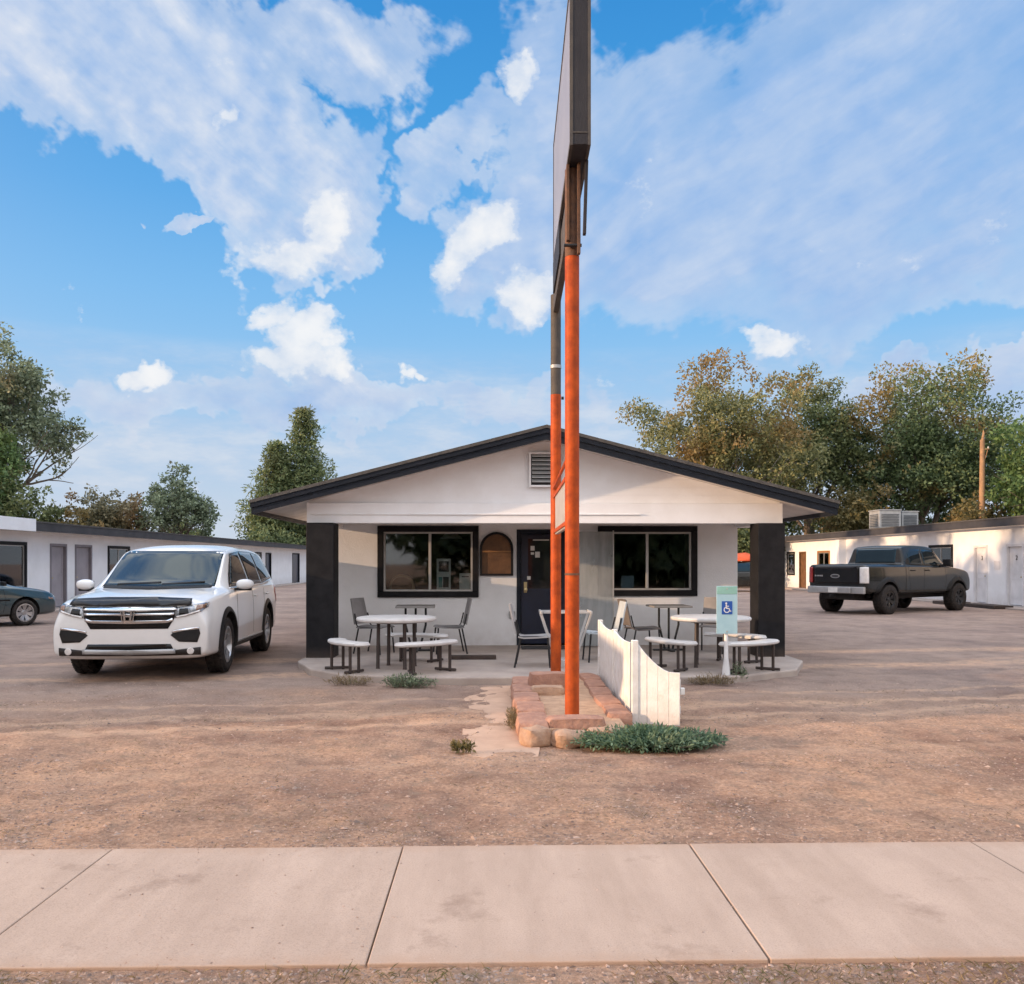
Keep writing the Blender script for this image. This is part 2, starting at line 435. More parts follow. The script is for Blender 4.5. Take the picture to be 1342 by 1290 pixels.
# ------------------------------------------------------------------ ground, sidewalk, patio
def ground_material():
    m = bpy.data.materials.new('gravel_and_dirt')
    m.use_nodes = True
    nt = m.node_tree
    L = nt.links.new
    b = pbsdf(m)
    b.inputs['Roughness'].default_value = 0.95
    b.inputs['Specular IOR Level'].default_value = 0.2
    tc = nd(nt, 'ShaderNodeTexCoord')
    P = tc.outputs['Object']
    def noise_(scale, detail=6, rough=0.6):
        n = nd(nt, 'ShaderNodeTexNoise', Scale=scale, Detail=detail, Roughness=rough)
        L(P, n.inputs['Vector'])
        return n.outputs['Fac']
    def ramp(fac, stops):
        r = nd(nt, 'ShaderNodeValToRGB')
        e = r.color_ramp.elements
        while len(e) < len(stops): e.new(0.5)
        for i, (p, c) in enumerate(stops):
            e[i].position = p; e[i].color = c4(c)
        L(fac, r.inputs['Fac'])
        return r.outputs['Color']
    def mix(fac, a, c, typ='MIX', f=1.0):
        x = nd(nt, 'ShaderNodeMixRGB', blend_type=typ)
        if hasattr(fac, 'is_linked'): L(fac, x.inputs['Fac'])
        else: x.inputs['Fac'].default_value = fac
        for k, s in (('Color1', a), ('Color2', c)):
            if hasattr(s, 'is_linked'): L(s, x.inputs[k])
            else: x.inputs[k].default_value = c4(s)
        return x.outputs['Color']
    dirt = ramp(noise_(0.9), [(0.30, (0.45, 0.275, 0.185)), (0.5, (0.58, 0.360, 0.245)), (0.72, (0.69, 0.445, 0.312))])
    dirt = mix(0.55, dirt, ramp(noise_(38, 4), [(0.28, (0.17, 0.115, 0.09)), (0.5, (0.47, 0.305, 0.215)), (0.75, (0.78, 0.55, 0.41))]))
    patch = ramp(noise_(0.55, 5, 0.65), [(0.36, (0.66, 0.62, 0.64)), (0.52, (1, 1, 1)), (0.68, (1.12, 1.08, 1.02))])
    dirt = mix(1.0, dirt, patch, 'MULTIPLY')
    dirt = mix(0.75, dirt, ramp(noise_(3.2, 8, 0.72), [(0.34, (0.60, 0.57, 0.57)), (0.50, (1, 1, 1)), (0.66, (1.22, 1.16, 1.08))]), 'MULTIPLY')
    straw = ramp(noise_(5.0, 8, 0.7), [(0.55, (0, 0, 0)), (0.68, (1, 1, 1))])
    dirt = mix(straw, dirt, mix(noise_(60, 3), (0.22, 0.15, 0.115), (0.50, 0.36, 0.255)))
    lot = ramp(noise_(1.4), [(0.3, (0.33, 0.248, 0.205)), (0.7, (0.45, 0.338, 0.280))])
    lot = mix(0.45, lot, ramp(noise_(55, 4), [(0.3, (0.145, 0.115, 0.105)), (0.52, (0.37, 0.285, 0.245)), (0.75, (0.62, 0.49, 0.42))]))
    # tyre-worn bands across the lot
    mp = nd(nt, 'ShaderNodeMapping'); mp.inputs['Scale'].default_value = (0.22, 0.8, 1)
    L(P, mp.inputs['Vector'])
    nb = nd(nt, 'ShaderNodeTexNoise', Scale=1.0, Detail=5.0); L(mp.outputs[0], nb.inputs['Vector'])
    lot = mix(ramp(nb.outputs['Fac'], [(0.40, (0, 0, 0)), (0.72, (.75, .75, .75))]), lot, (0.44, 0.325, 0.27))
    lot = mix(0.8, lot, ramp(noise_(2.4, 8, 0.72), [(0.32, (0.68, 0.66, 0.66)), (0.5, (1, 1, 1)), (0.68, (1.18, 1.13, 1.08))]), 'MULTIPLY')
    lot = mix(0.8, lot, ramp(noise_(0.35, 6, 0.65), [(0.38, (0.74, 0.73, 0.75)), (0.55, (1.05, 1.03, 1.0))]), 'MULTIPLY')
    sx = nd(nt, 'ShaderNodeSeparateXYZ'); L(P, sx.inputs[0])
    ab = nd(nt, 'ShaderNodeMath', operation='ABSOLUTE'); L(sx.outputs['X'], ab.inputs[0])
    yy = nd(nt, 'ShaderNodeMath', operation='MULTIPLY_ADD'); L(ab.outputs[0], yy.inputs[0]); yy.inputs[1].default_value = 0.16
    L(sx.outputs['Y'], yy.inputs[2])
    nn = nd(nt, 'ShaderNodeMath', operation='MULTIPLY_ADD'); L(noise_(0.7, 5), nn.inputs[0]); nn.inputs[1].default_value = 5.0
    L(yy.outputs[0], nn.inputs[2])
    mr = nd(nt, 'ShaderNodeMapRange'); mr.inputs['From Min'].default_value = 11.2; mr.inputs['From Max'].default_value = 14.0
    L(nn.outputs[0], mr.inputs['Value'])
    col = mix(mr.outputs[0], dirt, lot)
    # pale bands: painted sun streaks and worn wheel tracks, bending slightly across the entrance
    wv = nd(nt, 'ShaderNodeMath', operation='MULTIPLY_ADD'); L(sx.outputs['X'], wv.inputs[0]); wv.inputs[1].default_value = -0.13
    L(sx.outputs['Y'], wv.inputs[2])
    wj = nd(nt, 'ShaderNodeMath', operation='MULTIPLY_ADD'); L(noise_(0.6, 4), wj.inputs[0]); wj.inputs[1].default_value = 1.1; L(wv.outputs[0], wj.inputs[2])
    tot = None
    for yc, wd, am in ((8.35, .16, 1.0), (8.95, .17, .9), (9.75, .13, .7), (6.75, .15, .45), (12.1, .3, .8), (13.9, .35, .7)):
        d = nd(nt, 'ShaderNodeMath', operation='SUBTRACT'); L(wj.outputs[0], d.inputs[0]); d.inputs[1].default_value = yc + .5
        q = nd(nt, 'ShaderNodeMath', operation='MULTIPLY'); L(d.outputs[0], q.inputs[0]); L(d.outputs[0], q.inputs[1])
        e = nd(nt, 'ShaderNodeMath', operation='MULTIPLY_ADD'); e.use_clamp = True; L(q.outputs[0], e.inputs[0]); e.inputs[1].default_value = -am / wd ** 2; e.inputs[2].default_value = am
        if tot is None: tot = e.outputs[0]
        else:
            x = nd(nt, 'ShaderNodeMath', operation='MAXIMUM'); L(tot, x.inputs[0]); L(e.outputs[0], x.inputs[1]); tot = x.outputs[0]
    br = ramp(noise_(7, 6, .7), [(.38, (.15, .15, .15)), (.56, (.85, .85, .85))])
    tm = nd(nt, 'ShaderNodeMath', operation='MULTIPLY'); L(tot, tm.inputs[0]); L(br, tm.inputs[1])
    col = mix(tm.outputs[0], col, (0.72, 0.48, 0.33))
    L(col, b.inputs['Base Color'])
    bp = nd(nt, 'ShaderNodeBump', Strength=1.0, Distance=0.04)
    ad = nd(nt, 'ShaderNodeMath', operation='MULTIPLY_ADD'); L(noise_(9, 6, 0.65), ad.inputs[0]); ad.inputs[1].default_value = 1.5
    L(noise_(48, 5, 0.7), ad.inputs[2])
    L(ad.outputs[0], bp.inputs['Height'])
    L(bp.outputs['Normal'], b.inputs['Normal'])
    return m

def ground_h(x, y):
    if y > 14 or abs(x) > 9: return 0.0
    p = Vector((x, y, 0))
    h = 0.022 * noise.noise(p * 0.9) + 0.018 * noise.noise(p * 2.6) + 0.010 * noise.noise(p * 7) + 0.006 * noise.noise(p * 15)
    fade = min(1, (14 - y) / 3, (9 - abs(x)) / 1.5)
    if 4.55 <= y: fade = min(fade, 0.25 + (y - 4.55) / 0.7) if y < 5.1 else fade
    if 3.15 < y < 4.62: return -0.03 if 3.28 < y < 4.5 else min(h * .3, .006) if y > 4.5 else min(.018, .018 + h * .3)
    if y < 4.55: return h * 0.5 + 0.020 * min(1, max(0, (y - 1.4) / .5))
    g = h * max(0, fade) - 0.012 * max(0, fade)
    k = min((x + .12) / .16, (.36 - x) / .10, (y - 7.0) / .30, 1.0)
    if k > 0: g = g - 0.024 * min(1, max(0, k * .9 + noise.noise(p * 5) * .9 + noise.noise(p * 14) * .4)) * min(1, max(0, (10.9 - y) / .3))
    return g

def build_ground():
    xs = list(np.arange(-9, 9.01, 0.06)); ys = list(np.arange(1.4, 14.01, 0.06))
    nx, ny = len(xs), len(ys)
    v = [(x, y, ground_h(x, y)) for y in ys for x in xs]
    f = [(j * nx + i, j * nx + i + 1, (j + 1) * nx + i + 1, (j + 1) * nx + i) for j in range(ny - 1) for i in range(nx - 1)]
    # flat sheet carried out to the horizon around the detailed patch
    B = 600.0
    k = len(v)
    x0, x1, y0, y1 = xs[0], xs[-1], ys[0], ys[-1]
    v += [(-B, -B, 0), (B, -B, 0), (B, B, 0), (-B, B, 0), (x0, y0, 0), (x1, y0, 0), (x1, y1, 0), (x0, y1, 0)]
    f += [(k, k + 1, k + 5, k + 4), (k + 1, k + 2, k + 6, k + 5), (k + 2, k + 3, k + 7, k + 6), (k + 3, k, k + 4, k + 7)]
    me = bpy.data.meshes.new('ground')
    me.from_pydata(v, [], f); me.update()
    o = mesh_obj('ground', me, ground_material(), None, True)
    o['kind'] = 'structure'
build_ground()

def sidewalk_material():
    m = mat('sidewalk_concrete', (0.505, 0.375, 0.292), 0.88, col2=(0.435, 0.318, 0.246), scale=1.3, detail=10, bump=0.10, bscale=90, contrast=(0.3, 0.7))
    nt = m.node_tree; L = nt.links.new; b = pbsdf(m)
    src = b.inputs['Base Color'].links[0].from_socket
    tc = nd(nt, 'ShaderNodeTexCoord')
    n = nd(nt, 'ShaderNodeTexNoise', Scale=150.0, Detail=3.0); L(tc.outputs['Object'], n.inputs['Vector'])
    r = nd(nt, 'ShaderNodeValToRGB'); r.color_ramp.elements[0].position = 0.32; r.color_ramp.elements[1].position = 0.5
    r.color_ramp.elements[0].color = (0.62, 0.60, 0.58, 1); r.color_ramp.elements[1].color = (1, 1, 1, 1)
    L(n.outputs['Fac'], r.inputs['Fac'])
    mx = nd(nt, 'ShaderNodeMixRGB', blend_type='MULTIPLY'); mx.inputs['Fac'].default_value = 0.45
    L(src, mx.inputs['Color1']); L(r.outputs['Color'], mx.inputs['Color2'])
    # stains and faint drag marks
    mp = nd(nt, 'ShaderNodeMapping'); mp.inputs['Scale'].default_value = (5.0, 0.9, 1); L(tc.outputs['Object'], mp.inputs['Vector'])
    n2 = nd(nt, 'ShaderNodeTexNoise', Scale=0.9, Detail=8.0, Roughness=0.65); L(mp.outputs[0], n2.inputs['Vector'])
    r2 = nd(nt, 'ShaderNodeValToRGB'); r2.color_ramp.elements[0].position = 0.36; r2.color_ramp.elements[1].position = 0.62
    r2.color_ramp.elements[0].color = (0.80, 0.78, 0.76, 1); r2.color_ramp.elements[1].color = (1, 1, 1, 1)
    L(n2.outputs['Fac'], r2.inputs['Fac'])
    m2 = nd(nt, 'ShaderNodeMixRGB', blend_type='MULTIPLY'); m2.inputs['Fac'].default_value = 0.7
    L(mx.outputs['Color'], m2.inputs['Color1']); L(r2.outputs['Color'], m2.inputs['Color2'])
    n4 = nd(nt, 'ShaderNodeTexNoise', Scale=2.3, Detail=9.0, Roughness=0.7); L(tc.outputs['Object'], n4.inputs['Vector'])
    r4 = nd(nt, 'ShaderNodeValToRGB'); r4.color_ramp.elements[0].position = 0.30; r4.color_ramp.elements[1].position = 0.42
    r4.color_ramp.elements[0].color = (0.66, 0.62, 0.60, 1); r4.color_ramp.elements[1].color = (1, 1, 1, 1)
    L(n4.outputs['Fac'], r4.inputs['Fac'])
    m4 = nd(nt, 'ShaderNodeMixRGB', blend_type='MULTIPLY'); m4.inputs['Fac'].default_value = 0.8
    L(m2.outputs['Color'], m4.inputs['Color1']); L(r4.outputs['Color'], m4.inputs['Color2'])
    # dirt blown over both long edges
    sy = nd(nt, 'ShaderNodeSeparateXYZ'); L(tc.outputs['Object'], sy.inputs[0])
    dy = nd(nt, 'ShaderNodeMath', operation='SUBTRACT'); L(sy.outputs['Y'], dy.inputs[0]); dy.inputs[1].default_value = 3.885
    da = nd(nt, 'ShaderNodeMath', operation='ABSOLUTE'); L(dy.outputs[0], da.inputs[0])
    n5 = nd(nt, 'ShaderNodeTexNoise', Scale=6.0, Detail=8.0, Roughness=0.7); L(tc.outputs['Object'], n5.inputs['Vector'])
    dn = nd(nt, 'ShaderNodeMath', operation='MULTIPLY_ADD'); L(n5.outputs['Fac'], dn.inputs[0]); dn.inputs[1].default_value = 0.34; L(da.outputs[0], dn.inputs[2])
    dr = nd(nt, 'ShaderNodeMapRange'); dr.inputs['From Min'].default_value = 0.735; dr.inputs['From Max'].default_value = 0.90; dr.inputs['To Max'].default_value = 0.8
    L(dn.outputs[0], dr.inputs['Value'])
    m5 = nd(nt, 'ShaderNodeMixRGB'); L(dr.outputs[0], m5.inputs['Fac']); L(m4.outputs['Color'], m5.inputs['Color1']); m5.inputs['Color2'].default_value = (0.40, 0.26, 0.18, 1)
    L(m5.outputs['Color'], b.inputs['Base Color'])
    return m

def build_sidewalk():
    mb = MB()
    w = 1.485
    for i in range(-16, 17):
        x0 = -0.46 + i * w
        j = rnd.uniform(-0.003, 0.003)
        mb.box(x0 + 0.0035, x0 + w - 0.0035, 3.22, 4.55, -0.12, 0.032 + j)
    o = mb.build('sidewalk', sidewalk_material(), None, bev=0.005, seg=2)
    o['kind'] = 'structure'
    # joint filler and the rough base under the slabs
    o = MB().box(-24, 24, 3.23, 4.54, -0.13, 0.006).build('sidewalk_base', M['timber'], None)
    o['kind'] = 'structure'
build_sidewalk()

def flat_poly(name, poly, z0, z1, m, bev=0.015, wob=0.0):
    pts = []
    n = len(poly)
    for i in range(n):
        a, b = Vector(poly[i]), Vector(poly[(i + 1) % n])
        k = max(1, int((b - a).length / 0.25)) if wob else 1
        for q in range(k):
            p = a.lerp(b, q / k)
            if wob and q: p = p + Vector((rnd.uniform(-wob, wob), rnd.uniform(-wob, wob)))
            pts.append((p.x, p.y))
    mb = MB().prism(pts, lambda a, b, d: (a, b, d), z0, z1)
    o = mb.build(name, m, None, bev=bev)
    o['kind'] = 'structure'
    return o
flat_poly('patio_slab', [(-2.80, 15.3), (-2.80, 12.7), (-2.42, 11.75), (-1.9, 11.15), (-0.9, 10.85), (1.5, 10.80), (3.0, 10.85), (4.05, 11.55), (4.5, 12.6), (4.5, 15.3)], -0.1, 0.08, M['concrete'], 0.02, 0.02)
flat_poly('path', [(-0.30, 10.80), (0.36, 10.80), (0.36, 6.85), (0.05, 6.75), (-0.22, 6.9), (-0.24, 8.6)], -0.08, -0.018, mat('path_concrete', (0.56, 0.375, 0.265), 0.95, col2=(0.46, 0.30, 0.21), scale=4, bump=0.3, bscale=60), 0.0, 0.05)
flat_poly('planting_bed', [(0.44, 7.45), (1.16, 7.55), (1.16, 10.7), (0.44, 10.7)], -0.05, 0.085, M['soil'], 0.01)
flat_poly('road', [(-80, -14), (80, -14), (80, 0.2), (-80, 0.2)], -0.05, 0.004, mat('asphalt', (0.055, 0.053, 0.052), 0.9, scale=3, bump=0.3, bscale=80), 0.0)
# paved aprons along the two room wings
flat_poly('wing_walk', [(17.31, 5), (16.35, 5), (16.35, 62), (17.31, 62)], -0.1, 0.055, M['concrete'], 0.01)
flat_poly('wing_walk', [(-13.91, 6.2), (-13.1, 6.2), (-13.1, 62), (-13.91, 62)], -0.1, 0.055, M['concrete'], 0.01)

def scatter_pebbles():
    rg = np.random.default_rng(5)
    v, f = [], []
    def peb(x, y, s):
        z = ground_h(x, y)
        a = rg.uniform(0, PI)
        ca, sa = math.cos(a), math.sin(a)
        k = len(v)
        sx, sy, sz = s * rg.uniform(.7, 1.3), s * rg.uniform(.5, 1.0), s * rg.uniform(.35, .8)
        for i in range(5):
            t = 2 * PI * i / 5 + rg.uniform(-.3, .3)
            px, py = sx * math.cos(t), sy * math.sin(t)
            v.append((x + px * ca - py * sa, y + px * sa + py * ca, z + rg.uniform(-.1, .25) * sz))
        v.append((x + rg.uniform(-.3, .3) * sx, y + rg.uniform(-.3, .3) * sy, z + sz))
        for i in range(5):
            f.append((k + i, k + (i + 1) % 5, k + 5))
    n = 0
    while n < 19000:
        y = 4.6 + 6.5 * rg.random() ** 1.5
        x = rg.uniform(-0.62 * y, 0.62 * y)
        if 0.2 < x < 1.4 and y > 7.1: continue
        if noise.noise(Vector((x, y, 3)) * 0.8) < rg.uniform(-.5, .35): continue
        peb(x, y, 0.004 + 0.008 * rg.random() ** 2 + (0.012 if rg.random() < 0.02 else 0)); n += 1
    for _ in range(5200):
        y = rg.uniform(2.75, 3.21); x = rg.uniform(-2.4, 2.5)
        peb(x, y, 0.004 + 0.009 * rg.random() ** 2)
    for _ in range(420):
        y = 3.23 + 1.3 * (rg.random() ** 2.2 if rg.random() < .5 else 1 - rg.random() ** 2.2); x = rg.uniform(-2.8, 3.0)
        n0 = len(v); peb(x, y, 0.0025 + 0.004 * rg.random() ** 2)
        dz = .0325 - ground_h(x, y)
        for q in range(n0, len(v)): v[q] = (v[q][0], v[q][1], v[q][2] + dz)
    me = bpy.data.meshes.new('gravel'); me.from_pydata(v, [], f); me.update()
    m = mat_leaf('pebble_tones', ((0.20, 0.14, 0.115), (0.66, 0.48, 0.38)), (0.46, 0.37, 0.33), 0.3, 3.0)
    o = mesh_obj('gravel', me, m)
    tag(o, 'loose gravel and small stones scattered over the dirt lot', 'gravel', kind='stuff')
scatter_pebbles()

def dry_grass():
    rg = np.random.default_rng(9)
    v, f = [], []
    def blade(x, y, h, w, lean):
        z = ground_h(x, y) - .003
        a = rg.uniform(0, 2 * PI); dx, dy = math.cos(a), math.sin(a)
        b = rg.uniform(0, 2 * PI); lx, ly = lean * math.cos(b), lean * math.sin(b)
        k = len(v)
        v.extend([(x - dx * w, y - dy * w, z), (x + dx * w, y + dy * w, z), (x + dx * w * .6 + lx * .5, y + dy * w * .6 + ly * .5, z + h * .7), (x + lx, y + ly, z + h)])
        f.append((k, k + 1, k + 2)); f.append((k, k + 2, k + 3))
    for _ in range(5200):
        y = rg.uniform(2.75, 3.2); x = rg.uniform(-2.4, 2.5)
        if noise.noise(Vector((x * 2, y * 3, 1))) < rg.uniform(-.6, .3): continue
        blade(x, y, rg.uniform(.006, .03), .0018, rg.uniform(.01, .05))
    for _ in range(14000):
        y = 4.6 + 5.8 * rg.random() ** 1.3; x = rg.uniform(-.62 * y, .62 * y)
        if noise.noise(Vector((x * .9, y * 1.6, 8))) < rg.uniform(-.1, .5): continue
        if 0.1 < x < 1.5 and y > 7: continue
        blade(x, y, rg.uniform(.004, .022), .002, rg.uniform(.015, .05))
    me = bpy.data.meshes.new('dry_grass'); me.from_pydata(v, [], f); me.update()
    o = mesh_obj('dry_grass', me, M['leaf_dry'])
    tag(o, 'sparse dead grass bits on the dirt beside the sidewalk', 'dry grass', kind='stuff')
dry_grass()
# ------------------------------------------------------------------ the office with its gabled porch
OFF = thing('motel_office', 'low white motel office with black gable trim, two black porch columns and a navy door', 'building', (0.80, 13.3, 0))
YW = 15.0
fm = lambda u, z, d: (u, YW + d, z)
W1 = (-1.95, -0.23, 0.90, 2.12)
W2 = (1.81, 3.52, 0.92, 2.12)
DR = (0.45, 1.36, 0.08, 2.03)
inn = lambda w, t: (w[0] + t, w[1] - t, w[2] + t, w[3] - t)
mb = MB()
wall_holes(mb, -2.63, 4.22, 0.02, 2.50, [inn(W1, .06), inn(W2, .06), DR], fm, 0.20)
mb.box(-2.63, -2.43, 15.01, 40, 0.02, 2.6)
mb.box(4.02, 4.22, 15.01, 40, 0.02, 2.6)
mb.box(-2.43, 4.02, 39.8, 40, 0.02, 2.6)
mb.build('wall', M['white_block'], OFF, world=True)
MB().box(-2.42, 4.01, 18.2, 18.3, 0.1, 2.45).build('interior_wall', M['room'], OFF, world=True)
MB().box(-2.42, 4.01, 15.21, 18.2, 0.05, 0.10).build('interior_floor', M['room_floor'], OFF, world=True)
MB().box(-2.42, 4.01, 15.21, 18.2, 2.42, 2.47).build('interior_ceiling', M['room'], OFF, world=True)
RX, RZ, SL, HW = 0.80, 3.50, 0.2565, 4.30
def roofz(x): return RZ - SL * abs(x - RX)
def vband(t0, t1, y0, y1, x0=-HW, x1=HW):
    """inverted-V slab following the roof slope, t0..t1 below the top line"""
    poly = [(RX + x0, roofz(RX + x0) - t0), (RX, RZ - t0), (RX + x1, roofz(RX + x1) - t0), (RX + x1, roofz(RX + x1) - t1), (RX, RZ - t1), (RX + x0, roofz(RX + x0) - t1)]
    return MB().prism(poly, lambda a, b, d: (a, d, b), y0, y1)
vband(-0.012, 0.035, 12.80, 40.3, -HW - .02, HW + .02).build('roof', M['shingle'], OFF, world=True)
vband(0.037, 0.20, 12.84, 12.885).build('fascia', M['navy_black'], OFF, world=True)
vband(0.030, 0.105, 12.815, 12.838, -HW - .01, HW + .01).build('trim', M['navy_black'], OFF, world=True)
for s in (-1, 1):
    xe = RX + s * HW
    MB().box(min(xe, xe - s * .045), max(xe, xe - s * .045), 12.888, 40.3, roofz(xe) - .20, roofz(xe) - .037).build('fascia', M['navy_black'], OFF, world=True)
vband(0.12, 0.15, 12.888, 40.2, -HW + .05, HW - .05).build('soffit', M['soffit'], OFF, world=True)
# gable face, lap boards and beam
gx0, gx1 = -2.77, 4.41
n = 9
zb = [2.40 + i * 0.125 for i in range(9)]
gm = MB()
poly = [(gx0, 2.30), (gx1, 2.30), (gx1, roofz(gx1) - .153), (RX, RZ - .153), (gx0, roofz(gx0) - .153)]
gm.prism(poly, lambda a, b, d: (a, d, b), 13.36, 13.46)
for i in range(8):
    za = 2.405 + i * .118; zt = za + .121
    wa = min(gx1 - RX, (RZ - .153 - za) / SL); wt = min(gx1 - RX, (RZ - .153 - zt) / SL)
    if wt < .05: break
    x0, x1, x2, x3 = RX - wa, RX + wa, RX - wt, RX + wt
    gm.hexa([(x0, 13.353, za), (x1, 13.353, za), (x0, 13.361, za), (x1, 13.361, za), (x2, 13.357, zt), (x3, 13.357, zt), (x2, 13.361, zt), (x3, 13.361, zt)])
gm.build('gable', M['white_board'], OFF, world=True)
bmb = MB().box(gx0 - .02, gx1 + .02, 13.28, 13.50, 2.09, 2.395)
bmb.build('beam', M['white_board'], OFF, bev=.006, world=True)
MB().box(gx0 + .05, 2.25, 13.255, 13.279, 2.215, 2.235).build('ledge', M['white_board'], OFF, bev=.004, world=True)
MB().box(gx0, gx1, 13.50, 15.0, 2.30, 2.34).build('porch_ceiling', M['soffit'], OFF, world=True)
for s in (0, 1):
    x0 = (-2.77, 4.17)[s]
    MB().box(x0, x0 + .24, 13.51, 14.99, 2.09, 2.295).build('beam', M['white_board'], OFF, bev=.006, world=True)
for x0 in (-2.76, 3.99):
    MB().box(x0, x0 + .41, 13.08, 13.50, -.05, 2.088).build('column', M['black_paint'], OFF, bev=.01, world=True)
# gable vent: frame with louvres
vx0, vx1, vz0, vz1 = .58, 1.02, 2.66, 3.15
vent = MB().box(vx0, vx1, 13.31, 13.335, vz0, vz1).build('vent', M['dark_metal'], OFF, world=True)
mv = MB(); ring_boxes(mv, lambda u, z, d: (u, 13.30 + d, z), vx0 - .02, vx1 + .02, vz0 - .02, vz1 + .02, .03, -.02, .01)
mv.build('frame', M['white_board'], vent, bev=.004, world=True)
lv = MB()
for i in range(7):
    z = vz0 + .05 + i * .064
    lv.hexa([(vx0 + .026, 13.26, z), (vx1 - .026, 13.26, z), (vx0 + .026, 13.305, z + .040), (vx1 - .026, 13.305, z + .040), (vx0 + .026, 13.26, z + .012), (vx1 - .026, 13.26, z + .012), (vx0 + .026, 13.305, z + .052), (vx1 - .026, 13.305, z + .052)])
lv.build('louvre', M['ac_metal'], vent, world=True)
def office_window(w, ud):
    fr = MB(); ring_boxes(fr, fm, w[0], w[1], w[2], w[3], .10, -.045, .05)
    win = fr.build('window', M['black_paint'], OFF, bev=.008, world=True)
    sa = MB(); i = inn(w, .101)
    ring_boxes(sa, fm, i[0], i[1], i[2], i[3], .032, -.005, .045)
    mbox(sa, fm, ud - .022, ud + .022, i[2] + .032, i[3] - .032, -.008, .045)
    sa.build('sash', M['alu'], win, bev=.003, world=True)
    p = MB(); j = inn(w, .13)
    mbox(p, fm, j[0], ud - .02, j[2], j[3], .022, .028)
    mbox(p, fm, ud + .02, j[1], j[2], j[3], .030, .036)
    p.build('pane', M['pane'], win, world=True)
office_window(W1, -1.06)
office_window(W2, 2.66)
dm = MB(); mbox(dm, fm, DR[0] + .045, DR[1] - .045, .10, DR[3] - .045, .06, .10)
door = dm.build('door', M['navy_door'], OFF, bev=.006, world=True)
f_ = MB()
mbox(f_, fm, DR[0] - .03, DR[0] + .04, .08, DR[3] + .03, -.02, .12); mbox(f_, fm, DR[1] - .04, DR[1] + .03, .08, DR[3] + .03, -.02, .12)
mbox(f_, fm, DR[0] + .04, DR[1] - .04, DR[3] - .04, DR[3] + .03, -.02, .12)
f_.build('frame', M['navy_black'], door, bev=.005, world=True)
g_ = MB(); mbox(g_, fm, .62, 1.20, 1.05, 1.90, .050, .0585); g_.build('pane', M['dark_pane'], door, world=True)
k_ = MB(); mbox(k_, fm, .545, .60, .98, 1.16, .045, .0595); k_.lathe([(0, -.09), (.03, -.085), (.036, -.06), (.02, -.03), (.02, 0)], 'y', (.572, YW + .045, 1.03), 16)
k_.build('handle', M['brass'], door, True, world=True)
for (a, b, z0, z1) in ((.66, .73, 1.70, 1.78), (.74, .82, 1.58, 1.68), (.665, .72, 1.63, 1.67), (.60, .66, 1.20, 1.26), (.70, .98, 1.87, 1.89)):
    q = MB(); mbox(q, fm, a, b, z0, z1, .046, .0495); q.build('notice', M['paper'], door, world=True)
# things on and behind the office front
t = thing('arched_board', 'brown arched wooden board with a black rim, hung between window and door', 'wall board', (.075, YW - .03, 1.27))
ao = [(-.285, 0), (.285, 0)] + arc(0, .46, .285, 0, 180, 16)
MB().prism([(a * .9, b * .93 + .03) for a, b in ao], lambda a, b, d: (a, d, b), -.005, .022).build('board', M['board_brown'], t)
rim = MB()
inner = [(a * .86, b * .90 + .035) for a, b in ao]
for i in range(len(ao)):
    a, b, c, d = ao[i], ao[(i + 1) % len(ao)], inner[(i + 1) % len(ao)], inner[i]
    rim.hexa([(a[0], -.025, a[1]), (b[0], -.025, b[1]), (a[0], .02, a[1]), (b[0], .02, b[1]), (d[0], -.025, d[1]), (c[0], -.025, c[1]), (d[0], .02, d[1]), (c[0], .02, c[1])])
rim.build('rim', M['black_paint'], t)
MB().box(-.25, .25, -.022, -.006, .40, .425).build('shelf', M['wood_frame'], t)
t = thing('outlet_box', 'small grey outdoor outlet box on the white wall left of the navy door', 'outlet box', (.34, YW, .60))
MB().box(-.05, .05, -.045, 0, -.06, .06).build('box', M['ac_metal'], t, bev=.008)
MB().box(-.035, .035, -.058, -.046, -.03, .045).build('cover', M['alu'], t, bev=.005)
def poster(name, label, x, z0, z1, w, bands, y=YW + .075):
    t = thing(name, label, 'poster', (x, y, z0))
    MB().box(-w / 2, w / 2, 0, .004, 0, z1 - z0).build('sheet', M['paper'], t)
    for (a, b, c, d, m) in bands:
        MB().box(a * w, b * w, -.004, -.001, c * (z1 - z0), d * (z1 - z0)).build('print', M[m], t)
poster('poster', 'tall white poster with two dark picture blocks taped inside the left office window', -.83, 1.00, 1.56, .24,
       [(-.36, .36, .60, .92, 'ink'), (-.36, -.1, .12, .44, 'ink_teal'), (-.04, .36, .12, .44, 'ink'), (-.2, .2, .66, .78, 'paper')])
poster('notice_sheet', 'plain white sheet in the lower right corner of the left office window', -.46, 1.0, 1.31, .20, [(-.3, .3, .78, .84, 'ink')])
t = thing('armchair', 'tan chair with an arched back behind the left office window', 'chair', (-1.62, 15.75, .1))
bo = [(-.20, .45), (.20, .45)] + arc(0, .95, .20, 0, 180, 12)
MB().prism(bo, lambda a, b, d: (a, d, b), .03, .09).build('backrest', mat('tan_upholstery', (.24, .12, .06), .8, scale=6), t)
MB().tube([(a, .06, b) for a, b in [(.20, .45)] + arc(0, .95, .20, 0, 180, 14) + [(-.20, .45)]], .035, 8).build('rim', mat('pale_wood_rim', (.50, .34, .18), .5, scale=6), t, True)
MB().box(-.22, .22, -.42, .02, .40, .48).build('seat', M['board_brown'], t, bev=.02)
for x in (-.19, .19):
    for y in (-.38, 0): MB().box(x - .02, x + .02, y - .02, y + .02, 0, .40).build('leg', M['leg_brown'], t)
t = thing('ceiling_lamp', 'small white lamp shade hanging behind the top of the left office window', 'lamp', (-.72, 15.5, 2.42))
